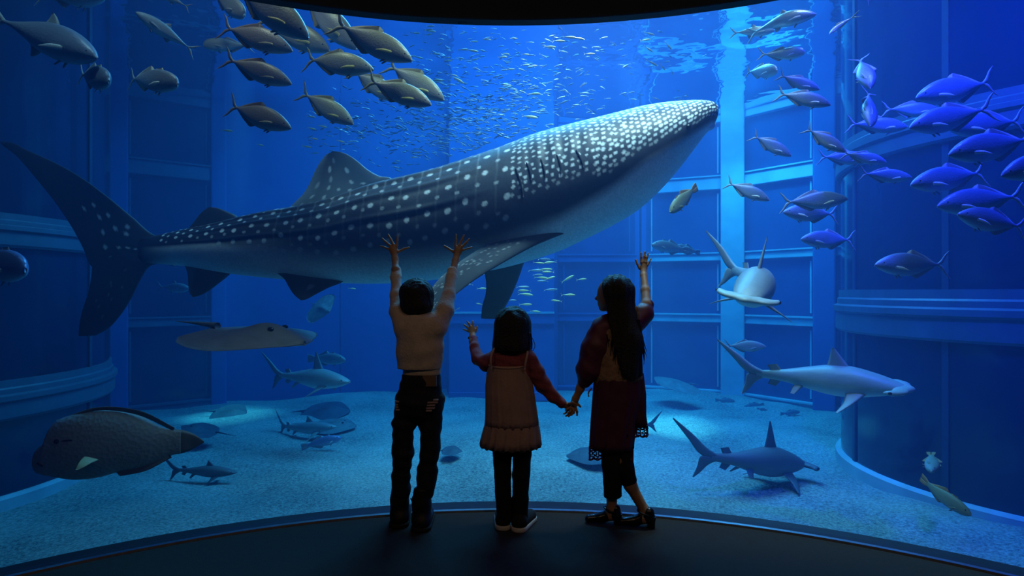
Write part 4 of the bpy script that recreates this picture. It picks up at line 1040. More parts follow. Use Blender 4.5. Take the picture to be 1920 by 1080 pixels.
def small_mat(px, py, d, L, ang, yaw):
    c = P(px, py, d); s = L / F * d
    x = Vector((math.cos(ang) * math.cos(yaw), math.sin(yaw), -math.sin(ang) * math.cos(yaw))).normalized()
    y = Vector((0, 0, 1)).cross(x).normalized(); z = x.cross(y)
    return Matrix.Translation(c) @ Matrix((x, y, z)).transposed().to_4x4() @ Matrix.Diagonal((s, s, s, 1))
school = []
NS = 1400
while len(school) < NS:
    k = rs.uniform()
    if k < .42: px, py = rs.normal(880, 80), rs.normal(235, 45)
    elif k < .74: px, py = rs.normal(940, 115), rs.normal(165, 50)
    elif k < .88: px, py = rs.normal(740, 95), rs.normal(245, 36)
    else: px, py = rs.uniform(620, 1300), rs.uniform(55, 300)
    d = rs.uniform(7.0, 8.9)
    lim = np.interp(px, [560, 735, 1000, 1200, 1340], [300, 328, 245, 195, 180])
    if py > lim or py < 52 or (HOR - py) / F * d > 3.85 or px < 560: continue
    L = rs.uniform(9, 17) * 8.0 / d
    ang = rs.normal(.15, .25) if px < 900 else rs.normal(0.0, .25)
    if rs.uniform() < .35: ang = PI + rs.normal(0, .3)
    school.append((px, py, d, L, ang, rs.normal(0, .45)))
school.sort(key=lambda t: -t[3])
GS = 'sardine school in the blue water above the whale shark'
for t in school[:280]:
    o = bpy.data.objects.new('sardine', me_s); COL.objects.link(o); o.matrix_world = small_mat(*t)
    tag(o, 'tiny silvery sardine in the dense school above the whale shark', 'fish', GS)
co = np.array([v.co[:] for v in me_s.vertices]); polys = [tuple(p.vertices) for p in me_s.polygons]
av, af = [], []
for t in school[280:]:
    M = np.array(small_mat(*t)); off = len(av) * len(co)
    av.append(co @ M[:3, :3].T + M[:3, 3]); af += [tuple(i + off for i in p) for p in polys]
st = obj('distant_sardines', np.concatenate(av), af, me_s.materials[0])
tag(st, 'countless tiny sardines filling the school above the whale shark', 'fish', kind='stuff')
YEL = [(806, 49, 18, 0), (803, 56, 20, 0), (809, 59, 18, .05), (803, 65, 16, -.2), (778, 62, 20, .05), (771, 87, 14, -.3), (785, 108, 18, .15), (816, 101, 20, .05), (839, 108, 14, -.1), (840, 114, 16, 0), (888, 78, 18, 0), (914, 74, 16, 0),
       (868, 93, 20, -.05), (885, 95, 26, .05), (888, 112, 18, 0), (942, 107, 20, 0), (963, 72, 16, 0), (947, 101, 18, .1), (985, 102, 16, 0), (984, 122, 18, 0), (957, 130, 18, 0), (1030, 88, 26, .1), (1048, 77, 27, -.05), (1068, 70, 28, .2), (1085, 72, 24, .25), (1105, 101, 22, .1),
       (818, 151, 28, .05), (857, 149, 30, .5), (851, 141, 18, .3), (1001, 176, 26, .03), (993, 219, 32, .12), (952, 160, 16, 0), (425, 245, 24, .1), (488, 272, 14, .2), (583, 219, 18, .15), (584, 241, 18, .2), (604, 237, 20, .2), (588, 260, 18, .2), (638, 265, 18, .25), (575, 275, 20, .2),
       (1217, 63, 22, .2), (1210, 75, 20, -.1), (1216, 92, 22, .6), (1253, 86, 20, .9), (1222, 118, 26, .4), (1242, 126, 18, .7), (1242, 22, 18, .8), (1260, 135, 14, 1.2)]
for i, (px, py, L, an) in enumerate(YEL):
    o = bpy.data.objects.new('fusilier', me_y); COL.objects.link(o); o.matrix_world = small_mat(px, py, rs.uniform(6.4, 6.9), L, an, rs.normal(0, .15))
    own = {29: 'single yellow fusilier in the middle of the sardine school', 30: 'yellow fusilier closest to the whale shark back', 27: 'yellow fusilier nosing down ahead of the jack trio', 26: 'level yellow fusilier just ahead of the jack trio',
           32: 'small fusilier alone below the three brown jacks', 33: 'small fusilier alone above the second dorsal fin'}
    near = 'small yellow fusilier close under the lintel' if py < 72 and px < 1200 else 'small fusilier beyond the shark snout near the surface ripples' if px > 1200 else 'small fusilier below the jack school above the dorsal fin' if px < 700 else 'small yellow fusilier scattered through the sardine school'
    tag(o, own.get(i, near), 'fish', 'yellow fusiliers above the whale shark')
LOW = [(1020, 486, 30, 0), (1032, 492, 26, -.1), (1010, 493, 22, .1), (1004, 507, 30, 0), (1022, 505, 28, 0), (1028, 510, 24, 0), (1008, 515, 20, 0), (1015, 521, 30, .1), (1030, 522, 24, -.3), (1018, 527, 22, 0), (1064, 523, 30, -.5), (1090, 524, 22, -.1), (980, 538, 26, 0), (984, 545, 26, 0), (985, 552, 30, .1), (1032, 543, 28, -.05), (1065, 553, 28, 0), (1044, 564, 22, .1), (960, 563, 18, 0), (985, 571, 26, 0), (1003, 584, 22, .1), (877, 533, 22, .05), (903, 541, 20, 0), (901, 512, 20, .3), (857, 580, 14, -.5), (899, 570, 14, .2), (660, 541, 16, .1)]
for i, (px, py, L, an) in enumerate(LOW):
    o = bpy.data.objects.new('fusilier', me_y if i % 3 else me_s); COL.objects.link(o); o.matrix_world = small_mat(px, py, rs.uniform(7.2, 8.2), L, PI * (i % 4 == 1) + an, rs.normal(0, .2))
    tag(o, 'small pale fusilier in the loose school beside the far pectoral fin', 'fish', 'fusiliers under the whale shark belly')
# ------------------------------------------------------------------ children: smooth blended bodies from a distance field, meshed with surface nets
class Field:
    def __init__(self, res):
        self.res = res; self.pr = []; self.cuts = []
    def cone(self, a, b, ra, rb, k=.012, sy=1.0):
        self.pr.append(('c', np.array(a, float), np.array(b, float), float(ra), float(rb), k, sy)); return self
    def chain(self, pts, rad, k=.012, sy=1.0):
        for i in range(len(pts) - 1): self.cone(pts[i], pts[i + 1], rad[i], rad[i + 1], k, sy)
        return self
    def ell(self, c, r, k=.012, M=None):
        self.pr.append(('e', np.array(c, float), np.array(r, float), None if M is None else np.array(M, float), None, k, 1.0)); return self
    def cut(self, pt, nrm):           # remove what lies on the normal's side
        self.cuts.append((np.array(pt, float), np.array(nrm, float))); return self
    def mesh(self):
        lo = np.full(3, 1e9); hi = -lo; bb = []
        for p in self.pr:
            if p[0] == 'c':
                r = max(p[3], p[4]); a = np.minimum(p[1], p[2]) - r; b = np.maximum(p[1], p[2]) + r
            else:
                r = p[2] if p[3] is None else np.full(3, p[2].max()); a = p[1] - r; b = p[1] + r
            bb.append((a, b)); lo = np.minimum(lo, a); hi = np.maximum(hi, b)
        h = self.res; lo = lo - 3 * h; n = np.ceil((hi + 3 * h - lo) / h).astype(int) + 1
        Fd = np.full(n, 0.06, np.float32)
        ax = [lo[i] + h * np.arange(n[i]) for i in range(3)]
        for p, (a, b) in zip(self.pr, bb):
            pad = p[5] + 3 * h
            i0 = np.clip(np.floor((a - pad - lo) / h).astype(int), 0, n - 1); i1 = np.clip(np.ceil((b + pad - lo) / h).astype(int) + 1, 1, n)
            X = ax[0][i0[0]:i1[0]][:, None, None]; Y = ax[1][i0[1]:i1[1]][None, :, None]; Z = ax[2][i0[2]:i1[2]][None, None, :]
            if p[0] == 'c':
                A, B, ra, rb, k, sy = p[1:]
                d = B - A; L2 = max(d @ d, 1e-12)
                t = np.clip(((X - A[0]) * d[0] + (Y - A[1]) * d[1] + (Z - A[2]) * d[2]) / L2, 0, 1)
                q = np.sqrt((X - A[0] - t * d[0]) ** 2 + ((Y - A[1] - t * d[1]) / sy) ** 2 + (Z - A[2] - t * d[2]) ** 2) - (ra + (rb - ra) * t)
                q = q * min(1.0, sy)
            else:
                c, r, M, k = p[1], p[2], p[3], p[5]
                x, y, z = X - c[0], Y - c[1], Z - c[2]
                if M is not None:
                    x, y, z = (M[0][0] * x + M[1][0] * y + M[2][0] * z, M[0][1] * x + M[1][1] * y + M[2][1] * z, M[0][2] * x + M[1][2] * y + M[2][2] * z)
                k0 = np.sqrt((x / r[0]) ** 2 + (y / r[1]) ** 2 + (z / r[2]) ** 2); k1 = np.sqrt((x / r[0] ** 2) ** 2 + (y / r[1] ** 2) ** 2 + (z / r[2] ** 2) ** 2) + 1e-9
                q = k0 * (k0 - 1) / k1
            S = Fd[i0[0]:i1[0], i0[1]:i1[1], i0[2]:i1[2]]
            hm = np.maximum(k - np.abs(S - q), 0) / k
            Fd[i0[0]:i1[0], i0[1]:i1[1], i0[2]:i1[2]] = np.minimum(S, q) - hm * hm * k * .25
        for c, nr in self.cuts:
            nr = nr / np.linalg.norm(nr)
            pl = (ax[0][:, None, None] - c[0]) * nr[0] + (ax[1][None, :, None] - c[1]) * nr[1] + (ax[2][None, None, :] - c[2]) * nr[2]
            Fd = np.maximum(Fd, pl)
        Fd = Fd.astype(np.float32)
        ins = Fd < 0
        cnt = np.zeros(n - 1, np.int8)
        for dx in (0, 1):
            for dy in (0, 1):
                for dz in (0, 1):
                    cnt += ins[dx:n[0] - 1 + dx, dy:n[1] - 1 + dy, dz:n[2] - 1 + dz]
        cell = np.argwhere((cnt > 0) & (cnt < 8))
        idx = np.full(n - 1, -1, np.int32); idx[cell[:, 0], cell[:, 1], cell[:, 2]] = np.arange(len(cell))
        acc = np.zeros((len(cell), 3)); w = np.zeros(len(cell))
        C = [(a, b, c) for a in (0, 1) for b in (0, 1) for c in (0, 1)]
        for ca in C:
            for k in range(3):
                if ca[k]: continue
                cb = list(ca); cb[k] = 1
                fa = Fd[cell[:, 0] + ca[0], cell[:, 1] + ca[1], cell[:, 2] + ca[2]]; fb = Fd[cell[:, 0] + cb[0], cell[:, 1] + cb[1], cell[:, 2] + cb[2]]
                mk = (fa < 0) != (fb < 0)
                t = np.where(mk, fa / np.where(mk, fa - fb, 1), 0)
                pos = np.array(ca, float)[None, :] + 0 * acc; pos[:, k] = t
                acc += pos * mk[:, None]; w += mk
        V = lo + h * (cell + acc / w[:, None])
        faces = []
        for k in range(3):
            sl0 = [slice(None)] * 3; sl1 = [slice(None)] * 3; sl0[k] = slice(0, n[k] - 1); sl1[k] = slice(1, n[k])
            e = np.argwhere(ins[tuple(sl0)] != ins[tuple(sl1)])
            o1, o2 = [(1, 2), (2, 0), (0, 1)][k]
            e = e[(e[:, o1] > 0) & (e[:, o2] > 0) & (e[:, o1] < n[o1] - 1) & (e[:, o2] < n[o2] - 1)]
            flip = ~ins[e[:, 0], e[:, 1], e[:, 2]]
            def g(d1, d2):
                q = e.copy(); q[:, o1] -= d1; q[:, o2] -= d2
                return idx[q[:, 0], q[:, 1], q[:, 2]]
            Q = np.stack([g(1, 1), g(0, 1), g(0, 0), g(1, 0)], -1)
            Q[flip] = Q[flip][:, ::-1]
            faces.append(Q)
        return V, np.concatenate(faces)
def vnormals(V, Fq):
    a = np.cross(V[Fq[:, 2]] - V[Fq[:, 0]], V[Fq[:, 3]] - V[Fq[:, 1]])
    N = np.zeros_like(V)
    for k in range(4): np.add.at(N, Fq[:, k], a)
    return N / (np.linalg.norm(N, axis=1, keepdims=True) + 1e-12)
def snoise(V, freq, seed, n=7):
    r = np.random.default_rng(seed); o = np.zeros(len(V))
    for _ in range(n):
        k = r.normal(size=3) * np.array(freq); o += np.sin(V @ k + r.uniform(0, 6.28))
    return o / math.sqrt(n)
def soft(name, fld, m, parent=None, base=None, wr=0.0, fr=(60, 60, 60), seed=1):
    V, Q = fld.mesh()
    if wr: V = V + vnormals(V, Q) * (wr * snoise(V, fr, seed))[:, None]
    return obj(name, V, Q, m, parent, base)
m_skin = mat('warm_skin', (0.36, 0.19, 0.11), .55, var=.08)
m_hair = mat('black_hair', (0.008, 0.007, 0.007), .6, var=.3, scale=40, bump=.6, bscale=120)
m_knit = mat('beige_knit', (0.60, 0.50, 0.42), .9, var=.10, scale=30, bump=.25, bscale=90)
m_denim = mat('dark_navy_denim', (0.010, 0.011, 0.018), .85, var=.3, scale=50, bump=.2, bscale=200)
m_black = mat('black_cotton', (0.008, 0.008, 0.010), .9, var=.2)
m_boot = mat('dark_boot_leather', (0.012, 0.011, 0.011), .55, var=.2)
m_pink = mat('dusty_pink_cotton', (0.40, 0.25, 0.22), .9, var=.12, scale=14, bump=.2, bscale=80)
m_pink2 = mat('pink_strap', (0.48, 0.30, 0.26), .9)
m_red = mat('red_dotted_sleeve', (0.28, 0.055, 0.075), .9, var=.3, scale=160)
m_plum = mat('plum_velvet', (0.085, 0.016, 0.052), .8, var=.25, scale=12)
m_plum2 = mat('plum_satin', (0.10, 0.020, 0.056), .5, var=.25, scale=12)
m_vest = mat('brown_quilted_vest', (0.30, 0.185, 0.12), .8, var=.3, scale=25, bump=.4, bscale=60)
m_sole = mat('white_rubber_sole', (0.55, 0.52, 0.50), .7)
m_shoe = mat('black_patent_shoe', (0.010, 0.010, 0.014), .22, var=.2)
m_patch = mat('tan_leather_patch', (0.22, 0.13, 0.08), .7)
m_stripe = mat('pale_pink_stitching', (0.42, 0.30, 0.30), .8)
m_ewhite = mat('eye_white', (0.6, 0.6, 0.58), .3)
def head(fl, c, hs, fdir, eyes):
    """skull, face, nose, lips, ears around c; hs half head height, fdir horizontal facing"""
    f = Vector(fdir).normalized(); r = Vector((f.y, -f.x, 0)); u = Vector((0, 0, 1))
    M = np.array([[r.x, f.x, 0], [r.y, f.y, 0], [0, 0, 1]])
    L = lambda x, y, z: np.array(Vector(c) + (r * x + f * y + u * z) * hs)
    E = lambda x, y, z, a, b, d, k=.01: fl.ell(L(x, y, z), np.array([a, b, d]) * hs, k, M)
    E(0, -.08, .16, .76, .90, .80); E(0, .20, -.36, .56, .60, .60, .03)
    fl.cone(L(0, .74, -.08), L(0, .90, -.24), .06 * hs, .11 * hs, .010)
    E(0, .72, -.52, .22, .10, .06, .008); E(0, .70, -.62, .20, .10, .06, .008); E(0, .55, -.84, .20, .18, .14, .02)
    for s in (1, -1):
        E(s * .76, -.05, -.14, .07, .18, .24, .008)
        eyes.append((L(s * .30, .70, -.02), .085 * hs))
def hand(fl, palm, wrist, fingers, pw=.020, k=.006):
    """palm blob between wrist and knuckles; fingers = list of [(base),(mid),(tip)] with radius"""
    fl.cone(wrist, palm, .0165, pw, .012, .75)
    fl.ell(palm, (pw * 1.12, .013, pw * 1.2), .008)
    for pts, r in fingers:
        fl.cone(palm, pts[0], pw * .55, r * 1.15, .006)
        fl.chain(pts, [r * 1.1] + [r] * (len(pts) - 2) + [r * .8], k=.0035)
def add_eyes(eyes, parent):
    for c, r in eyes:
        e = blob('eye', c, (r, r, r), m_eye, parent, 12, 8)
def loft_cloth(name, levels, m, parent, n=120, flat=.62, folds=14, amp=.0, amp1=.01, seed=2, hem=0.0, thick=.006, smooth_top=True):
    """hanging cloth: levels of (centre, half width in metres, z); open at the bottom, with thickness"""
    r = np.random.default_rng(seed); ph = r.uniform(0, 6.28, 4)
    a = np.linspace(0, 2 * PI, n, endpoint=False); rows = []
    K = len(levels)
    for inner in (0, 1):
        seq = range(K) if not inner else range(K - 1, -1, -1)
        for i in seq:
            c, hw, z = levels[i][:3]; fl_ = levels[i][3] if len(levels[i]) > 3 else flat
            t = i / (K - 1); am = amp + (amp1 - amp) * t
            w = hw + am * (np.sin(folds * a + ph[0]) * .6 + np.sin((folds * 1.7) // 1 * a + ph[1]) * .4) - inner * thick
            zz = z + hem * (t ** 6) * np.sin(folds * a + ph[2])
            rows.append(np.stack([c[0] + w * np.cos(a), c[1] + w * fl_ * np.sin(a), np.full(n, 0.) + zz], -1))
    v = np.concatenate(rows)
    return obj(name, v, grid_faces(2 * K, n)[:, ::-1], m, parent)

# ---------------- boy
d0 = 2.93; S = d0 / F
K = lambda x, y, dd=0.0: np.array(P(x, y, d0 + dd))
def mk_base(px, d): return P(px, HOR + F * CZ / d, d)
fl = Field(.0036); eyes = []
hc = K(781, 557, .02)
head(fl, hc, .089, (0, 1, 0), eyes)
fl.cone(K(782, 585, .0), K(785, 606, -.005), .034, .040, .02)
fl.cone(K(786, 625), K(788, 690), .074, .070, .03, .65); fl.cone(K(788, 690), K(790, 730), .070, .072, .03, .7)
fl.cone(K(765, 615), K(808, 615), .04, .04, .03)
HD = .255
for (sh, el, cu, wr, palm, fing) in (
    ((757, 612, .0), (744, 562, .09), (742, 506, .19), (741, 487, .235), (738.5, 471, HD),
     [([(747, 472), (757, 467), (767, 464)], .0068), ([(744, 461), (745, 450), (745.5, 441)], .0062), ([(738, 459), (733, 449), (728, 440)], .0066), ([(732, 461), (724, 454), (716.5, 447)], .0062), ([(729, 467), (721, 463.5), (713, 461)], .0055)]),
    ((820, 612, .0), (838, 562, .09), (849, 510, .19), (854, 488, .235), (858.5, 471, HD),
     [([(850, 472), (841, 466), (833, 461)], .0068), ([(854, 461), (855, 450), (855, 440)], .0062), ([(861, 460), (866, 450), (870, 441)], .0066), ([(866, 463), (874, 455), (880, 448)], .0062), ([(868, 469), (877, 466), (885, 463.5)], .0055)])):
    fl.chain([K(*sh), K(*el), K(*cu), K(*wr)], [.036, .027, .020, .0165], .015)
    hand(fl, K(*palm), K(*wr), [([K(x, y, HD + .008 * i) for i, (x, y) in enumerate(pts)], r) for pts, r in fing], .0195)
LB, RB = mk_base(750, 2.955), mk_base(791, 2.905)
for hip, mid, kn, an in (((768, 745), (758, 800), (755, 850), (752, 930, .02)), ((809, 745), (808, 800), (804, 850), (794, 935, -.02))):
    fl.chain([K(*hip), K(*mid), K(*kn), K(*an)], [.052, .046, .036, .026], .02)
boyb = mk_base(772, 2.93)
boy = soft('person', fl, m_skin, base=boyb)
tag(boy, 'child in beige sweater and dark jeans pressing both raised hands on the glass', 'person')
add_eyes(eyes, boy)
sw = Field(.0042)
px_ = lambda v: v * S
sw.cone(K(787, 622), K(788, 655), px_(41), px_(42.5), .045, .62).cone(K(788, 655), K(787.5, 692), px_(42.5), px_(41.5), .02, .62)
sw.cone(K(764, 616), K(814, 614), px_(21), px_(22), .03, .95)
sw.ell(K(783, 599, -.005), (.045, .042, .022), .02)
for pts, r in (([(758, 614, .0), (746, 585, .04), (744, 555, .10), (742.5, 520, .17), (742.5, 507, .195)], (20, 16, 11.5, 10, 10.2)),
               ([(819, 612, .0), (834, 582, .04), (841, 553, .10), (845.5, 520, .17), (847.5, 510, .19)], (21, 17, 12.5, 10.5, 10.5))):
    sw.chain([K(*q) for q in pts], [px_(q) for q in r], .014)
sw.cut(K(788, 690.5), (0, 0, -1))
soft('sweater', sw, m_knit, boy, wr=.0020, fr=(28, 28, 48), seed=4)
us = Field(.0045).cone(K(791, 680), K(791, 698), px_(35), px_(35.5), .01, .62).cut(K(791, 702), (0, 0, -1))
soft('undershirt', us, m_knit, boy)
jn = Field(.0042)
jn.cone(K(790, 716), K(786, 752), px_(38), px_(44), .02, .72).cut(K(790, 702.5), (0, 0, 1))
for pts, r in (([(766, 752, 0), (757, 795, 0), (755, 850, .0), (752, 895, .01), (753, 918, .015)], (24, 21, 19.5, 16.5, 18)), ([(810, 752, 0), (808, 795, 0), (806, 845, -.005), (801, 890, -.01), (797, 922, -.02)], (23, 20.5, 18, 18.5, 16.5))):
    jn.chain([K(*q) for q in pts], [px_(q) for q in r], .010, .95)
jeans = soft('jeans', jn, m_denim, boy, wr=.0030, fr=(30, 30, 60), seed=9)
def on_back(px, py, w, h, off, d=d0):      # small sewn patch on the child's back
    c = P(px, py, d - off); s = d / F
    v, f = box_vf(c.x - w / 2 * s, c.x + w / 2 * s, c.y - .004, c.y + .012, c.z - h / 2 * s, c.z + h / 2 * s)
    return v, f
v, f = on_back(805.5, 714.5, 25, 19, px_(38) * .70 * .93); obj('waist_patch', v, f, m_patch, jeans, smooth=False)
for (x, y, w) in ((749, 753, 17), (745, 758.5, 8), (744, 763, 8), (746, 768, 8), (817, 750, 9), (811, 754.5, 18), (808, 760, 15), (807, 765, 15), (804, 770, 10)):
    v, f = on_back(x, y, w, 2.6, px_(44) * .72 * (1 - ((x - 787) / 52) ** 2) ** .5 * .98); obj('pocket_stitching', v, f, m_stripe, jeans, smooth=False)
hr = Field(.0042)
hr.ell(K(781, 553, .018), (px_(32.5), px_(33), px_(32)), .01).ell(K(782, 572, -.015), (px_(29), px_(22), px_(19)), .02).ell(K(760, 570, .01), (px_(9), px_(15), px_(14)), .01).ell(K(803, 571, .01), (px_(9.5), px_(15), px_(15)), .01)
soft('hair', hr, m_hair, boy, wr=.0020, fr=(120, 120, 25), seed=3)
for nm, bp, sc in (('left', LB, 1), ('right', RB, 1)):
    b = np.array(bp); bt = Field(.004)
    bt.chain([b + (0, 0, .05), b + (0, .0, .12), b + (.003, 0, .185)], [.047, .045, .043], .015)
    bt.cone(b + (0, -.02, .035), b + (-.006 * (1 if nm == 'left' else -1), .12, .028), .044, .038, .02).cut(b + (0, 0, .004), (0, 0, -1)).cut(b + (0, 0, .20), (0, 0, 1))
    bo = soft('boot', bt, m_boot, boy, wr=.0015, fr=(40, 40, 40), seed=5)
    sl = Field(.004).cone(b + (0, -.025, .008), b + (-.006 * (1 if nm == 'left' else -1), .125, .008), .050, .043, .01).cut(b + (0, 0, .0005), (0, 0, -1)).cut(b + (0, 0, .020), (0, 0, 1))
    soft('boot_sole', sl, m_black, bo)
    lp = [P(770 + 7 * q + (0 if nm == 'left' else 2), 934 + 8 * math.sin(q * PI) - 4 * q, 2.94 + .03 * q) for q in np.linspace(0, 1, 9)] if nm == 'left' else [P(772 + 7 * q, 938 - 9 * math.sin(q * PI), 2.92) for q in np.linspace(0, 1, 9)]
    v, f = tube_vf(lp, .0026, 6); obj('shoelace', v, f, m_boot, bo)

# ---------------- girl in the pink pinafore
d0 = 2.90; S = d0 / F
fl = Field(.0036); eyes = []
head(fl, K(961, 614, .01), .088, (0, 1, 0), eyes)
fl.cone(K(960, 640), K(958, 662), .030, .036, .02)
fl.cone(K(957, 672), K(957, 745), .062, .066, .03, .7); fl.cone(K(957, 745), K(958, 790), .066, .075, .03, .75)
fl.cone(K(936, 668), K(982, 668), .034, .034, .02)
fl.chain([K(930, 672), K(899, 676, .06), K(887, 640, .17), K(886, 631, .20)], [.032, .026, .019, .0155], .015)
HD = .225
hand(fl, K(886, 620, HD), K(886, 632, .20), [([K(x, y, HD + .006 * i) for i, (x, y) in enumerate(p)], r) for p, r in (
    ([(891, 622), (893, 617), (894.5, 612)], .006), ([(887.5, 613), (887, 607), (886.5, 602)], .0056), ([(882.5, 613), (879.5, 607), (876, 602.5)], .0058), ([(879, 616), (874.5, 612), (870, 608.5)], .0056), ([(878, 621), (873, 619), (868.5, 617)], .005))], .016)
fl.chain([K(992, 674), K(1018, 722, .02), K(1056, 757, .03)], [.032, .025, .0155], .015)
hand(fl, K(1067, 763, .035), K(1057, 758, .03), [([K(x, y, z) for x, y, z in p], r) for p, r in (
    ([(1072, 764, .02), (1076, 770, .01), (1072, 778, .01)], .0062), ([(1071, 766, .03), (1073, 774, .02), (1066, 781, .015)], .0062), ([(1069, 768, .04), (1068, 776, .035), (1061, 780, .03)], .006), ([(1065, 768, .05), (1061, 774, .05), (1057, 776, .045)], .0055), ([(1067, 757, .01), (1074, 755, .0), (1080, 758, .0)], .0062))], .016)
for hip, kn, an in (((943, 790), (942, 880), (943, 962)), ((977, 790), (977, 880), (976, 962))):
    fl.chain([K(*hip), K(*kn), K(*an)], [.042, .032, .025], .02)
g1 = soft('person', fl, m_skin, base=mk_base(960, 2.905))
tag(g1, 'smallest child with a black bob in a dusty pink pinafore, one palm on the glass', 'person')
add_eyes(eyes, g1)
sw = Field(.0042)
sw.cone(K(957, 676), K(957, 735), px_(36), px_(38), .03, .66).cone(K(938, 668), K(980, 668), px_(17), px_(17), .02).ell(K(959, 656), (.045, .04, .02), .02)
sw.chain([K(932, 674), K(912, 680, .03), K(897, 672, .07), K(890, 652, .13), K(887.5, 636, .18)], [px_(q) for q in (18, 14.5, 12, 10, 8.2)], .014)
sw.chain([K(988, 674), K(1004, 700, .01), K(1018, 722, .02), (K(1038, 744, .025)), K(1053, 756, .03)], [px_(q) for q in (19, 16.5, 14, 11, 9.5)], .014)
soft('blouse', sw, m_red, g1, wr=.0022, fr=(55, 55, 55), seed=14)
v, f = tube_vf([np.array(K(886.5 + 8.3 * math.cos(a), 633.5 - 2 * math.sin(a), .19)) + np.array([0, .02 * math.sin(a), 0]) for a in np.linspace(0, 2 * PI, 20)], .0035, 6)
obj('wrist_band', v, f, m_black, g1)
Zp = lambda y: CZ - (y - HOR) * S
C_ = lambda x: (float((x - 960) * S), d0)
lv = [(C_(952), px_(36.5), Zp(684), .72), (C_(953), px_(40.5), Zp(700), .72), (C_(955), px_(45), Zp(725), .72), (C_(957.5), px_(47), Zp(755), .75), (C_(959.5), px_(49.5), Zp(785), .75), (C_(959.5), px_(50.5), Zp(798), .75)]
dress = loft_cloth('pinafore', lv, m_pink, g1, folds=22, amp=.0012, amp1=.0035, seed=6)
rf = [(C_(959.5), px_(50.5), Zp(795), .75), (C_(959), px_(53), Zp(806), .76), (C_(958), px_(55.5), Zp(822), .77), (C_(957.5), px_(57), Zp(836), .78)]
obj_r = loft_cloth('ruffle', rf, m_pink, dress, folds=19, amp=.002, amp1=.009, seed=8, hem=.006)
for pts in ([(921, 690, -.075), (920, 680, -.085), (921, 668, -.082), (925, 657, -.062), (928, 651, -.03)], [(984, 692, -.075), (985, 682, -.085), (987, 672, -.082), (989, 663, -.064), (989, 654, -.03)]):
    pp = [P(x, y, d0 + z * .95) for x, y, z in pts]; R = []
    v, f = tube_vf(resample(pp, 14), .0055, 8); obj('strap', v, f, m_pink2, dress)
v, f = tube_vf([np.array((C_(952)[0] + px_(37) * math.cos(a), d0 - px_(37) * .72 * math.sin(a), Zp(682 + 5 * math.sin(a)))) for a in np.linspace(.05, PI - .05, 24)], .005, 8)
obj('neckline_piping', v, f, m_pink2, dress)
lg = Field(.0042)
lg.cone(K(944, 800), K(976, 800), px_(26), px_(26), .02)
for pts, r in (([(943, 800), (942, 850), (942, 890), (944, 935), (945, 968)], (21, 17.6, 16, 14.8, 14)), ([(979, 800), (979, 850), (977, 890), (976, 935), (975, 966)], (21, 17.6, 16.2, 15.2, 14.5))):
    lg.chain([K(*q) for q in pts], [px_(q) for q in r], .006)
soft('leggings', lg, m_black, g1, wr=.0018, fr=(40, 40, 60), seed=15)
hr = Field(.0042)
hr.ell(K(961, 608, .01), (px_(33), px_(35), px_(34)), .01)
hr.chain([K(961, 610, -.01), K(960, 645, -.01)], [px_(32), px_(36)], .02, .85)
hr.chain([K(938, 610, .02), K(932, 648, .02)], [px_(11), px_(9)], .012).chain([K(984, 610, .02), K(990, 650, .02)], [px_(11), px_(8)], .012)
hr.cut(K(960, 656), (0, 0, -1))
hair = soft('hair', hr, m_hair, g1, wr=.0022, fr=(110, 110, 14), seed=23)
rr = np.random.default_rng(5)
for i in range(30):
    x = 926 + 72 * i / 29 + rr.normal(0, 1.5); dz = -.085 * math.sqrt(max(0, 1 - ((x - 961) / 39) ** 2)) + .005
    v, f = tube_vf([P(x * .93 + 961 * .07, 625, d0 + dz * .95), P(x, 645, d0 + dz), P(x + rr.normal(0, 1.5), 656 + rr.uniform(0, 5), d0 + dz)], [.004, .0035, .001], 5); obj('hair_strand', v, f, m_hair, hair)
v, f = tube_vf(resample([P(994, 628, d0), P(1001, 640, d0 - .02), P(1003, 650, d0 - .02), P(999, 658, d0 - .02)], 10), .0018, 5); obj('hair_strand', v, f, m_hair, hair)
for (px, d, dx, ln) in ((943.5, 2.915, -.01, .10), (973.5, 2.89, .055, .10)):
    b = np.array(mk_base(px, d)); sh = Field(.004)
    sh.cone(b + (0, -.015, .035), b + (dx, ln, .026), .036, .034, .02).cone(b + (0, -.01, .05), b + (0, .01, .055), .036, .03, .02).cut(b + (0, 0, .012), (0, 0, -1))
    so = soft('sneaker', sh, m_black, g1)
    sl = Field(.004).cone(b + (0, -.018, .010), b + (dx, ln + .004, .010), .041, .038, .01).cut(b + (0, 0, .0005), (0, 0, -1)).cut(b + (0, 0, .022), (0, 0, 1))
    soft('sneaker_sole', sl, m_sole, so)
    v, f = tube_vf(resample([b + (.034, -.005, .022), b + (.038, .01, .045), b + (.038, .03, .030), b + (.042, .05, .052)], 12), .0035, 6); obj('side_stripe', v, f, m_sole, so)

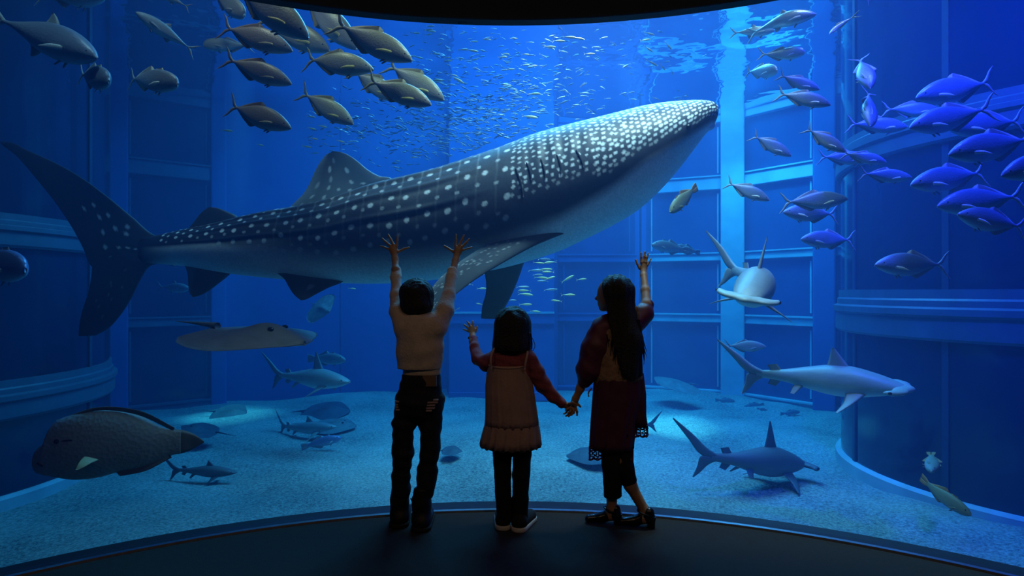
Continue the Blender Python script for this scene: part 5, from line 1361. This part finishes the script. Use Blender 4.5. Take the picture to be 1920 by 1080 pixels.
# ---------------- girl in plum
d0 = 2.93; S = d0 / F
fl = Field(.0036); eyes = []
FDIR = (-.93, .36, 0)
head(fl, K(1147, 552, .01), .086, FDIR, eyes)
fl.cone(K(1152, 580), K(1155, 606), .030, .038, .02)
fl.cone(K(1155, 622), K(1158, 690), .068, .070, .03, .7); fl.cone(K(1158, 690), K(1156, 740), .07, .078, .03, .75)
fl.cone(K(1130, 614), K(1182, 612), .036, .036, .02)
fl.chain([K(1186, 610), K(1212, 572, .06), K(1210, 545, .13), K(1207, 517, .20)], [.034, .027, .022, .0160], .015)
HD = .235
hand(fl, K(1206.5, 502, HD), K(1207, 517, .205), [([K(x, y, HD + .006 * i) for i, (x, y) in enumerate(p)], r) for p, r in (
    ([(1199, 503), (1195, 495), (1192, 487)], .0064), ([(1202.5, 492), (1202.5, 482), (1202, 473.5)], .0060), ([(1207, 491), (1208.5, 481), (1209.5, 472)], .0062), ([(1211, 492), (1213, 483), (1215, 475)], .0060), ([(1214, 497), (1217.5, 491), (1220.5, 485)], .0052))], .0175)
fl.chain([K(1122, 622), K(1100, 690, -.0), K(1088, 728, -.0), K(1079, 748, .0)], [.034, .027, .020, .0155], .015)
hand(fl, K(1076, 757, .005), K(1079, 747, .0), [([K(x, y, z) for x, y, z in p], r) for p, r in (
    ([(1082, 757, -.0), (1086, 760, -.005), (1088.5, 763, -.005)], .0062), ([(1079, 764, -.005), (1082, 772, -.01), (1082, 779, -.01)], .006), ([(1076, 766, -.01), (1076, 774, -.015), (1072, 777, -.015)], .006), ([(1072, 766, -.01), (1069, 772, -.015), (1065, 775, -.015)], .006), ([(1069, 763, -.01), (1064, 767, -.015), (1060, 769, -.01)], .0052))], .016)
fl.chain([K(1147, 760), K(1148, 860), K(1147, 920, .02), K(1147, 958, .02)], [.055, .042, .029, .024], .02)
fl.chain([K(1165, 760), K(1168, 860), K(1182, 910, .0), K(1209, 958, -.01)], [.055, .042, .030, .024], .02)
LF, RFt = mk_base(1149, 2.95), mk_base(1212, 2.91)
for b, an in ((LF, (1147, 955, .02)), (RFt, (1209, 957, -.01))):
    b = np.array(b); fl.cone(K(*an), b + (-.01, .0, .045), .024, .026, .015).cone(b + (-.01, 0, .045), b + (-.095, .015, .022), .024, .020, .015)
g2 = soft('person', fl, m_skin, base=mk_base(1165, 2.93))
tag(g2, 'long-haired child in plum dress and brown vest with one raised hand', 'person')
add_eyes(eyes, g2)
bl = Field(.0042)
bl.chain([K(1128, 620), K(1112, 655, -.01), K(1102, 695, -.015), K(1097, 714, -.012)], [px_(q) for q in (22, 23, 21.5, 14)], .02)
bl.chain([K(1182, 614), K(1205, 590, .04), K(1213, 573, .07)], [px_(q) for q in (20, 19, 13.5)], .02)
bl.cone(K(1156, 625), K(1158, 690), px_(40), px_(41), .03, .66).cone(K(1130, 614), K(1184, 612), px_(15), px_(15), .02)
soft('blouse', bl, m_plum2, g2, wr=.0026, fr=(50, 50, 50), seed=31)
vs = Field(.0042)
vs.cone(K(1157, 628), K(1158, 705), px_(41.5), px_(46), .03, .70).cone(K(1138, 616), K(1182, 613), px_(14), px_(16), .02)
vs.cut(K(1157, 720), (.26, 0, -1))
vest = soft('vest', vs, m_vest, g2, wr=.0020, fr=(55, 55, 55), seed=32)
C_ = lambda x: (float((x - 960) * S), d0); Zp = lambda y: CZ - (y - HOR) * S
sk = [(C_(1158), px_(44), Zp(700), .72), (C_(1157), px_(46), Zp(740), .72), (C_(1150), px_(43), Zp(790), .74), (C_(1146), px_(41), Zp(830), .75), (C_(1145.5), px_(40.5), Zp(840), .75)]
skirt = loft_cloth('skirt', sk, m_plum, g2, folds=11, amp=.002, amp1=.007, seed=33)
s2 = [(C_(1174), px_(33), Zp(700), .6), (C_(1183), px_(29), Zp(740), .6), (C_(1194), px_(18), Zp(780), .7), (C_(1200), px_(14.5), Zp(800), .8)]
fl2 = loft_cloth('skirt_tail', s2, m_plum, skirt, folds=6, amp=.001, amp1=.004, seed=34)
s3 = [(C_(1140), px_(17), Zp(820), .8), (C_(1141), px_(14), Zp(845), .8), (C_(1141), px_(11.5), Zp(873), .8)]
loft_cloth('underskirt', s3, m_plum2, skirt, folds=5, amp=.001, amp1=.003, seed=36)
def lace(x0, x1, y0, y1, dd, par, seed):
    r = np.random.default_rng(seed); V, Fc = [], []
    nx = max(2, int((x1 - x0) / 6.5)); ny = max(2, int((y1 - y0) / 7))
    for i in range(nx):
        for j in range(ny):
            cx = x0 + (x1 - x0) * (i + .5) / nx + r.normal(0, .5); cy = y0 + (y1 - y0) * (j + .5) / ny + r.normal(0, .5)
            rad = 3.5 * r.uniform(.85, 1.1)
            ph = r.uniform(0, 6)
            pts = [P(cx + rad * (1 + .25 * math.sin(3 * a + ph)) * math.cos(a), cy + rad * (1 + .25 * math.sin(3 * a + ph)) * math.sin(a), d0 + dd + .004 * r.normal()) for a in np.linspace(0, 2 * PI, 13)]
            v, f = tube_vf(pts, .0032, 5); o = len(V); V += list(v); Fc += [tuple(q + o for q in t) for t in f]
    for y in (y0 + 1, y1 - 1):
        v, f = tube_vf([P(x0 + (x1 - x0) * q, y + (1.5 * math.sin(q * 12) if y > y0 + 2 else 0), d0 + dd) for q in np.linspace(0, 1, 16)], .0045, 5); o = len(V); V += list(v); Fc += [tuple(q + o for q in t) for t in f]
    return obj('lace_trim', V, Fc, m_plum, par)
lace(1104, 1129, 838, 862, -.03, skirt, 1); lace(1162, 1187, 841, 868, -.03, skirt, 2); lace(1187, 1215, 798, 819, -.01, skirt, 3)
for (x0, x1, y0, y1) in ((1104.5, 1107, 836, 862), (1185, 1187.5, 838, 866), (1212, 1215, 798, 818)):
    v, f = tube_vf([P((x0 + x1) / 2, y0, d0 - .03), P((x0 + x1) / 2, y1, d0 - .03)], .005, 6); obj('lace_edge', v, f, m_plum, skirt)
lg = Field(.0042)
lg.cone(K(1150, 810), K(1162, 810), px_(26), px_(26), .02)
lg.chain([K(1147, 820, -.005), K(1148, 870, .0), K(1149, 905, .01), K(1149, 930, .02)], [px_(q) for q in (21.5, 19.5, 17, 17.5)], .008).cut(K(1149, 931, .02), (.08, 0, -1))
soft('trouser_leg', lg, m_black, g2, wr=.0018, fr=(40, 40, 50), seed=41)
lg = Field(.0042).chain([K(1164, 830), K(1170, 875), K(1179, 900), K(1184, 912, .0)], [px_(q) for q in (20, 17.5, 14.5, 14)], .008).cut(K(1182, 906), (.45, 0, -1))
soft('trouser_leg', lg, m_black, g2, wr=.0018, fr=(40, 40, 50), seed=42)
hr = Field(.0042)
hr.ell(K(1155, 547, .005), (px_(32), px_(33), px_(33)), .01)
hr.chain([K(1160, 552, -.01), K(1163, 590, -.03), K(1168, 640, -.06), K(1178, 690, -.075)], [px_(q) for q in (29, 27, 27, 20)], .02, .6)
hr.chain([K(1160, 580, -.04), K(1184, 640, -.06), K(1196, 700, -.06)], [px_(q) for q in (22, 19, 9)], .02, .6)
hr.chain([K(1155, 590, -.05), K(1150, 640, -.075), K(1154, 680, -.08)], [px_(q) for q in (16, 9, 3)], .01, .6)
hr.chain([K(1165, 640, -.07), K(1168, 705, -.085)], [px_(q) for q in (16, 6)], .01, .6).chain([K(1184, 650, -.07), K(1186, 709, -.08)], [px_(q) for q in (15, 6)], .01, .6)
# keep the face clear of hair
f_ = Vector(FDIR).normalized(); cc = K(1147, 552, .01)
hr.cut(cc + np.array(f_) * .036 + np.array((0, 0, .03)), (f_.x, f_.y, -.25))
hair = soft('hair', hr, m_hair, g2, wr=.0026, fr=(120, 120, 10), seed=43)
for i in range(46):
    x = 1140 + 70 * i / 45 + rr.normal(0, 2); dz = -.095 + .03 * abs((x - 1172) / 36)
    y1 = np.interp(x, [1138, 1150, 1165, 1185, 1200, 1212], [640, 675, 706, 714, 706, 660]) + rr.normal(0, 5)
    v, f = tube_vf(resample([P(x * .75 + 1162 * .25, 600, d0 + dz * .8), P(x * .9 + 1165 * .1, 640, d0 + dz), P(x + rr.normal(0, 1.5), y1 - 15, d0 + dz), P(x + rr.normal(0, 2), y1, d0 + dz)], 8), [.004, .004, .004, .0038, .0034, .003, .002, .0008], 5)
    obj('hair_strand', v, f, m_hair, hair)
tw = Field(.004).ell(K(1190, 580, -.03), (.020, .02, .016), .01).ell(K(1194, 592, -.03), (.012, .014, .024), .01)
soft('hair_bow', tw, m_vest, hair, wr=.002, fr=(80, 80, 80), seed=3)
v, f = tube_vf(resample([P(1110, 728, d0 - .05), P(1106, 732, d0 - .05), P(1103, 738, d0 - .05), P(1104, 744, d0 - .05)], 8), .004, 6); obj('vest_tie', v, f, m_vest, vest)
for b, hx_ in ((LF, .0), (RFt, .0)):
    b = np.array(b); sh = Field(.0035)
    sh.cone(b + (.0, 0, .052), b + (-.06, .008, .026), .030, .024, .015).cone(b + (-.06, .008, .026), b + (-.118, .014, .020), .026, .021, .015)
    sh.cone(b + (.012, -.004, .075), b + (.012, -.004, .05), .026, .030, .01)
    sh.cut(b + (-.045, 0, .044), (-.15, 0, 1)) if False else None
    sh.cut(b + (0, 0, .008), (0, 0, -1))
    so = soft('strap_shoe', sh, m_shoe, g2)
    h0 = b + (.022, 0, 0); hv = []
    for z, w, dpt in ((.0, .018, .022), (.03, .019, .023), (.055, .024, .027)):
        for a in np.linspace(0, 2 * PI, 16, endpoint=False):
            ca, sa = math.cos(a), math.sin(a)
            hv.append(h0 + (w * np.sign(ca) * abs(ca) ** .5, dpt * np.sign(sa) * abs(sa) ** .5, z))
    obj('block_heel', hv, [tuple(q) for q in grid_faces(3, 16)[:, ::-1].tolist()] + [tuple(range(16))[::-1], tuple(32 + j for j in range(16))], m_shoe, so, smooth=False)
    v, f = tube_vf([b + (-.012 + .032 * math.cos(a), .033 * math.sin(a), .072 - .012 * math.cos(a)) for a in np.linspace(0, 2 * PI, 20)], .005, 6); obj('ankle_strap', v, f, m_shoe, so)
